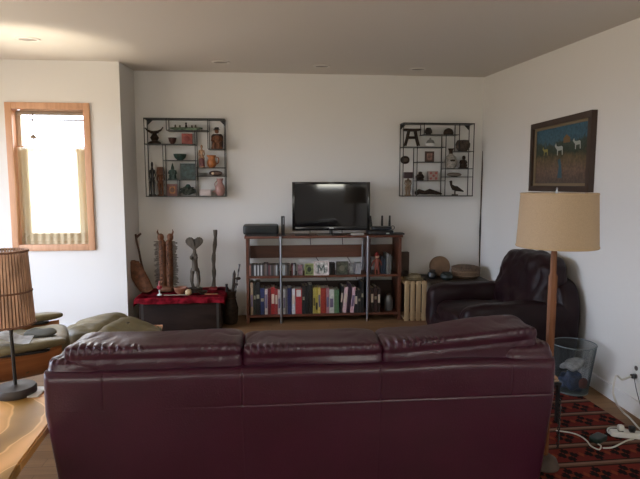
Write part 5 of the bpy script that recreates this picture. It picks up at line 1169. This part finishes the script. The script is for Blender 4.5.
# ------------------------------------------------------------------ crate, baskets, far right stuff
CY = 5.93
c0, c1 = 1.528, at(427, 300, CY).x; czt = at(414, 281, CY).z
cr = thing('slatted_pine_crate', 'upright slatted pine crate between the bookshelf and the armchair', 'crate', ((c0+c1)/2, CY, 0))
cwid = c1-c0
for k in range(4): obj('slat', box((-cwid/2+cwid*(k+0.5)/4, 0, czt/2), (cwid/4*0.80, 0.014, czt), bev=0.002), M_pine, cr)
for z in (0.03, czt-0.03): obj('end_panel', box((0, 0.15, z), (cwid, 0.284, 0.018)), M_pine, cr, False)
for k in range(4): obj('slat', box((-cwid/2+cwid*(k+0.5)/4, 0.30, czt/2), (cwid/4*0.80, 0.014, czt), bev=0.002), M_pine, cr)
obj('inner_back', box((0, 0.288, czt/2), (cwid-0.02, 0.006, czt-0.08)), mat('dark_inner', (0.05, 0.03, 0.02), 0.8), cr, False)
o = thing('woven_lid', 'low round tan woven lid on top of the pine crate', 'lid', (at(415, 280, CY+0.13).x, CY+0.16, czt+0.001))
obj('brim', lathe([(0.115, 0), (0.118, 0.008), (0.07, 0.022)], seg=28), mat('tan_weave', (0.20, 0.155, 0.085), 0.8, var=0.2, vscale=70), o); obj('crown', lathe([(0.085, 0.015), (0.075, 0.045), (0.04, 0.058), (1e-5, 0.06)], seg=24), mat('tan_weave', (0.2, 0.155, 0.085)), o)
o = thing('brown_box', 'dark brown upright wooden box behind the pine crate by the bookshelf', 'box', (at(404.5, 260, 6.32).x, 6.34, 0.0))
bh = at(404, 252, 6.32).z
obj('box_body', box((0, 0, bh/2), (0.11, 0.07, bh), bev=0.003), mat('brown_box', (0.085, 0.05, 0.035), 0.6, var=0.2), o); obj('dark_base', puff((0.0, -0.045, bh-0.27), (0.10, 0.03, 0.09), k=3, n=8), M_darkw, o)
# low table behind armchair
lt = thing('low_side_table', 'low dark wooden table behind the armchair along the back wall', 'table', (2.15, 6.05, 0))
obj('table_top', box((0, 0, 0.468), (0.70, 0.50, 0.03), bev=0.004), M_darkw, lt)
for a in (-1, 1):
    for b_ in (-1, 1): obj('leg', box((a*0.32, b_*0.21, 0.2265), (0.04, 0.04, 0.453)), M_darkw, lt)
LZ = 0.4835
dkp = at(440, 275, 6.1)
o = thing('tan_drum', 'round tan disc-shaped drum leaning behind the armchair arm', 'drum', (dkp.x, 6.12, LZ))
obj('drum_head', lathe([(0.118, -0.03), (0.122, -0.02), (0.122, 0.02), (0.116, 0.03), (1e-5, 0.031)], c=(0, 0.0, 0.125), seg=36, rot=rotm('X', 80)), mat('tan_hide', (0.15, 0.085, 0.045), 0.7, var=0.2, vscale=12), o)
obj('stand', box((0, 0.01, 0.008), (0.12, 0.08, 0.016)), M_darkw, o)
o = thing('dark_pot', 'small dark green-black pot in front of the tan drum', 'pot', (dkp.x+0.02, 5.92, LZ))
obj('pot_body', lathe([(0.05, 0), (0.075, 0.03), (0.07, 0.06), (0.045, 0.08), (0.05, 0.085), (0.04, 0.07)], seg=22), mat('dark_greenish', (0.012, 0.018, 0.015), 0.5), o); obj('pot_rim', tube([(0.048*math.cos(2*PI*k/20), 0.048*math.sin(2*PI*k/20), 0.083) for k in range(21)], 0.005, 6), M_black, o)
o = thing('dark_pot', 'dark round black pot left of the tan drum near the crate', 'pot', (at(430.5, 275, 6.0).x+0.02, 6.0, LZ))
obj('pot_body', lathe([(0.04, 0), (0.058, 0.03), (0.052, 0.07), (0.03, 0.09), (0.034, 0.10)], seg=20), M_black, o); obj('pot_rim', tube([(0.035*math.cos(2*PI*k/20), 0.035*math.sin(2*PI*k/20), 0.10) for k in range(21)], 0.005, 6), M_black, o)
o = thing('lidded_basket', 'wide brown woven lidded basket behind the armchair near the spear', 'basket', (at(465.5, 275, 6.05).x, 6.05, LZ))
obj('basket_body', lathe([(0.13, 0), (0.165, 0.03), (0.168, 0.09), (0.165, 0.10)], seg=30), M_basket, o); obj('basket_lid', lathe([(0.168, 0.102), (0.168, 0.125), (0.12, 0.14), (0.03, 0.148), (1e-5, 0.15)], seg=30), mat('lid_weave', (0.10, 0.06, 0.035), 0.8, var=0.5, vscale=50), o)
for s in (-1, 1): obj('band', tube([(0.167*math.cos(2*PI*k/30), 0.167*math.sin(2*PI*k/30), 0.06+s*0.022) for k in range(31)], 0.004, 6), mat('pale_band', (0.24, 0.16, 0.10), 0.8), o)
# right spear
rs = thing('tall_dark_spear', 'tall thin dark spear standing against the back wall near the right corner', 'spear', (at(478, 300, 6.36).x, 6.36, 0.0))
rx = lambda px, py: at(px, py, 6.36).x-rs.location.x
rzf = lambda py: at(480, py, 6.36).z
obj('shaft', tube([(0.0, 0, 0.0), (rx(479.4, 272), 0, rzf(272)), (rx(480, 240), 0, rzf(240))], [0.008, 0.008, 0.011], 8), M_darkw, rs)
obj('grip', tube([(rx(480, 241), 0, rzf(241)), (rx(480.2, 232), 0, rzf(232)), (rx(480.6, 215), 0, rzf(215))], [0.011, 0.015, 0.008], 8), M_black, rs)
obj('blade', tube([(rx(480.6, 216), 0, rzf(216)), (rx(482, 175), 0, rzf(175)), (rx(482.6, 151), 0, rzf(151))], [0.008, 0.0095, 0.003], 8), M_midw, rs)
# small wooden bracket thing beside the armchair
o = thing('black_folding_stand', 'dark folded stand leaning between the crate and the armchair', 'stand', (c1+0.05, 5.74, 0))
obj('upright', box((0, 0, 0.22), (0.03, 0.03, 0.44)), M_black, o); obj('clamp', lathe([(0.022, -0.01), (0.022, 0.01)], c=(0.0, -0.025, 0.39), seg=14, rot=rotm('X', 90)), M_chrome, o); obj('foot', box((0, -0.02, 0.008), (0.06, 0.10, 0.016)), M_black, o)
# small dark tip of the lounge chair armrest companion: black object on window sill side
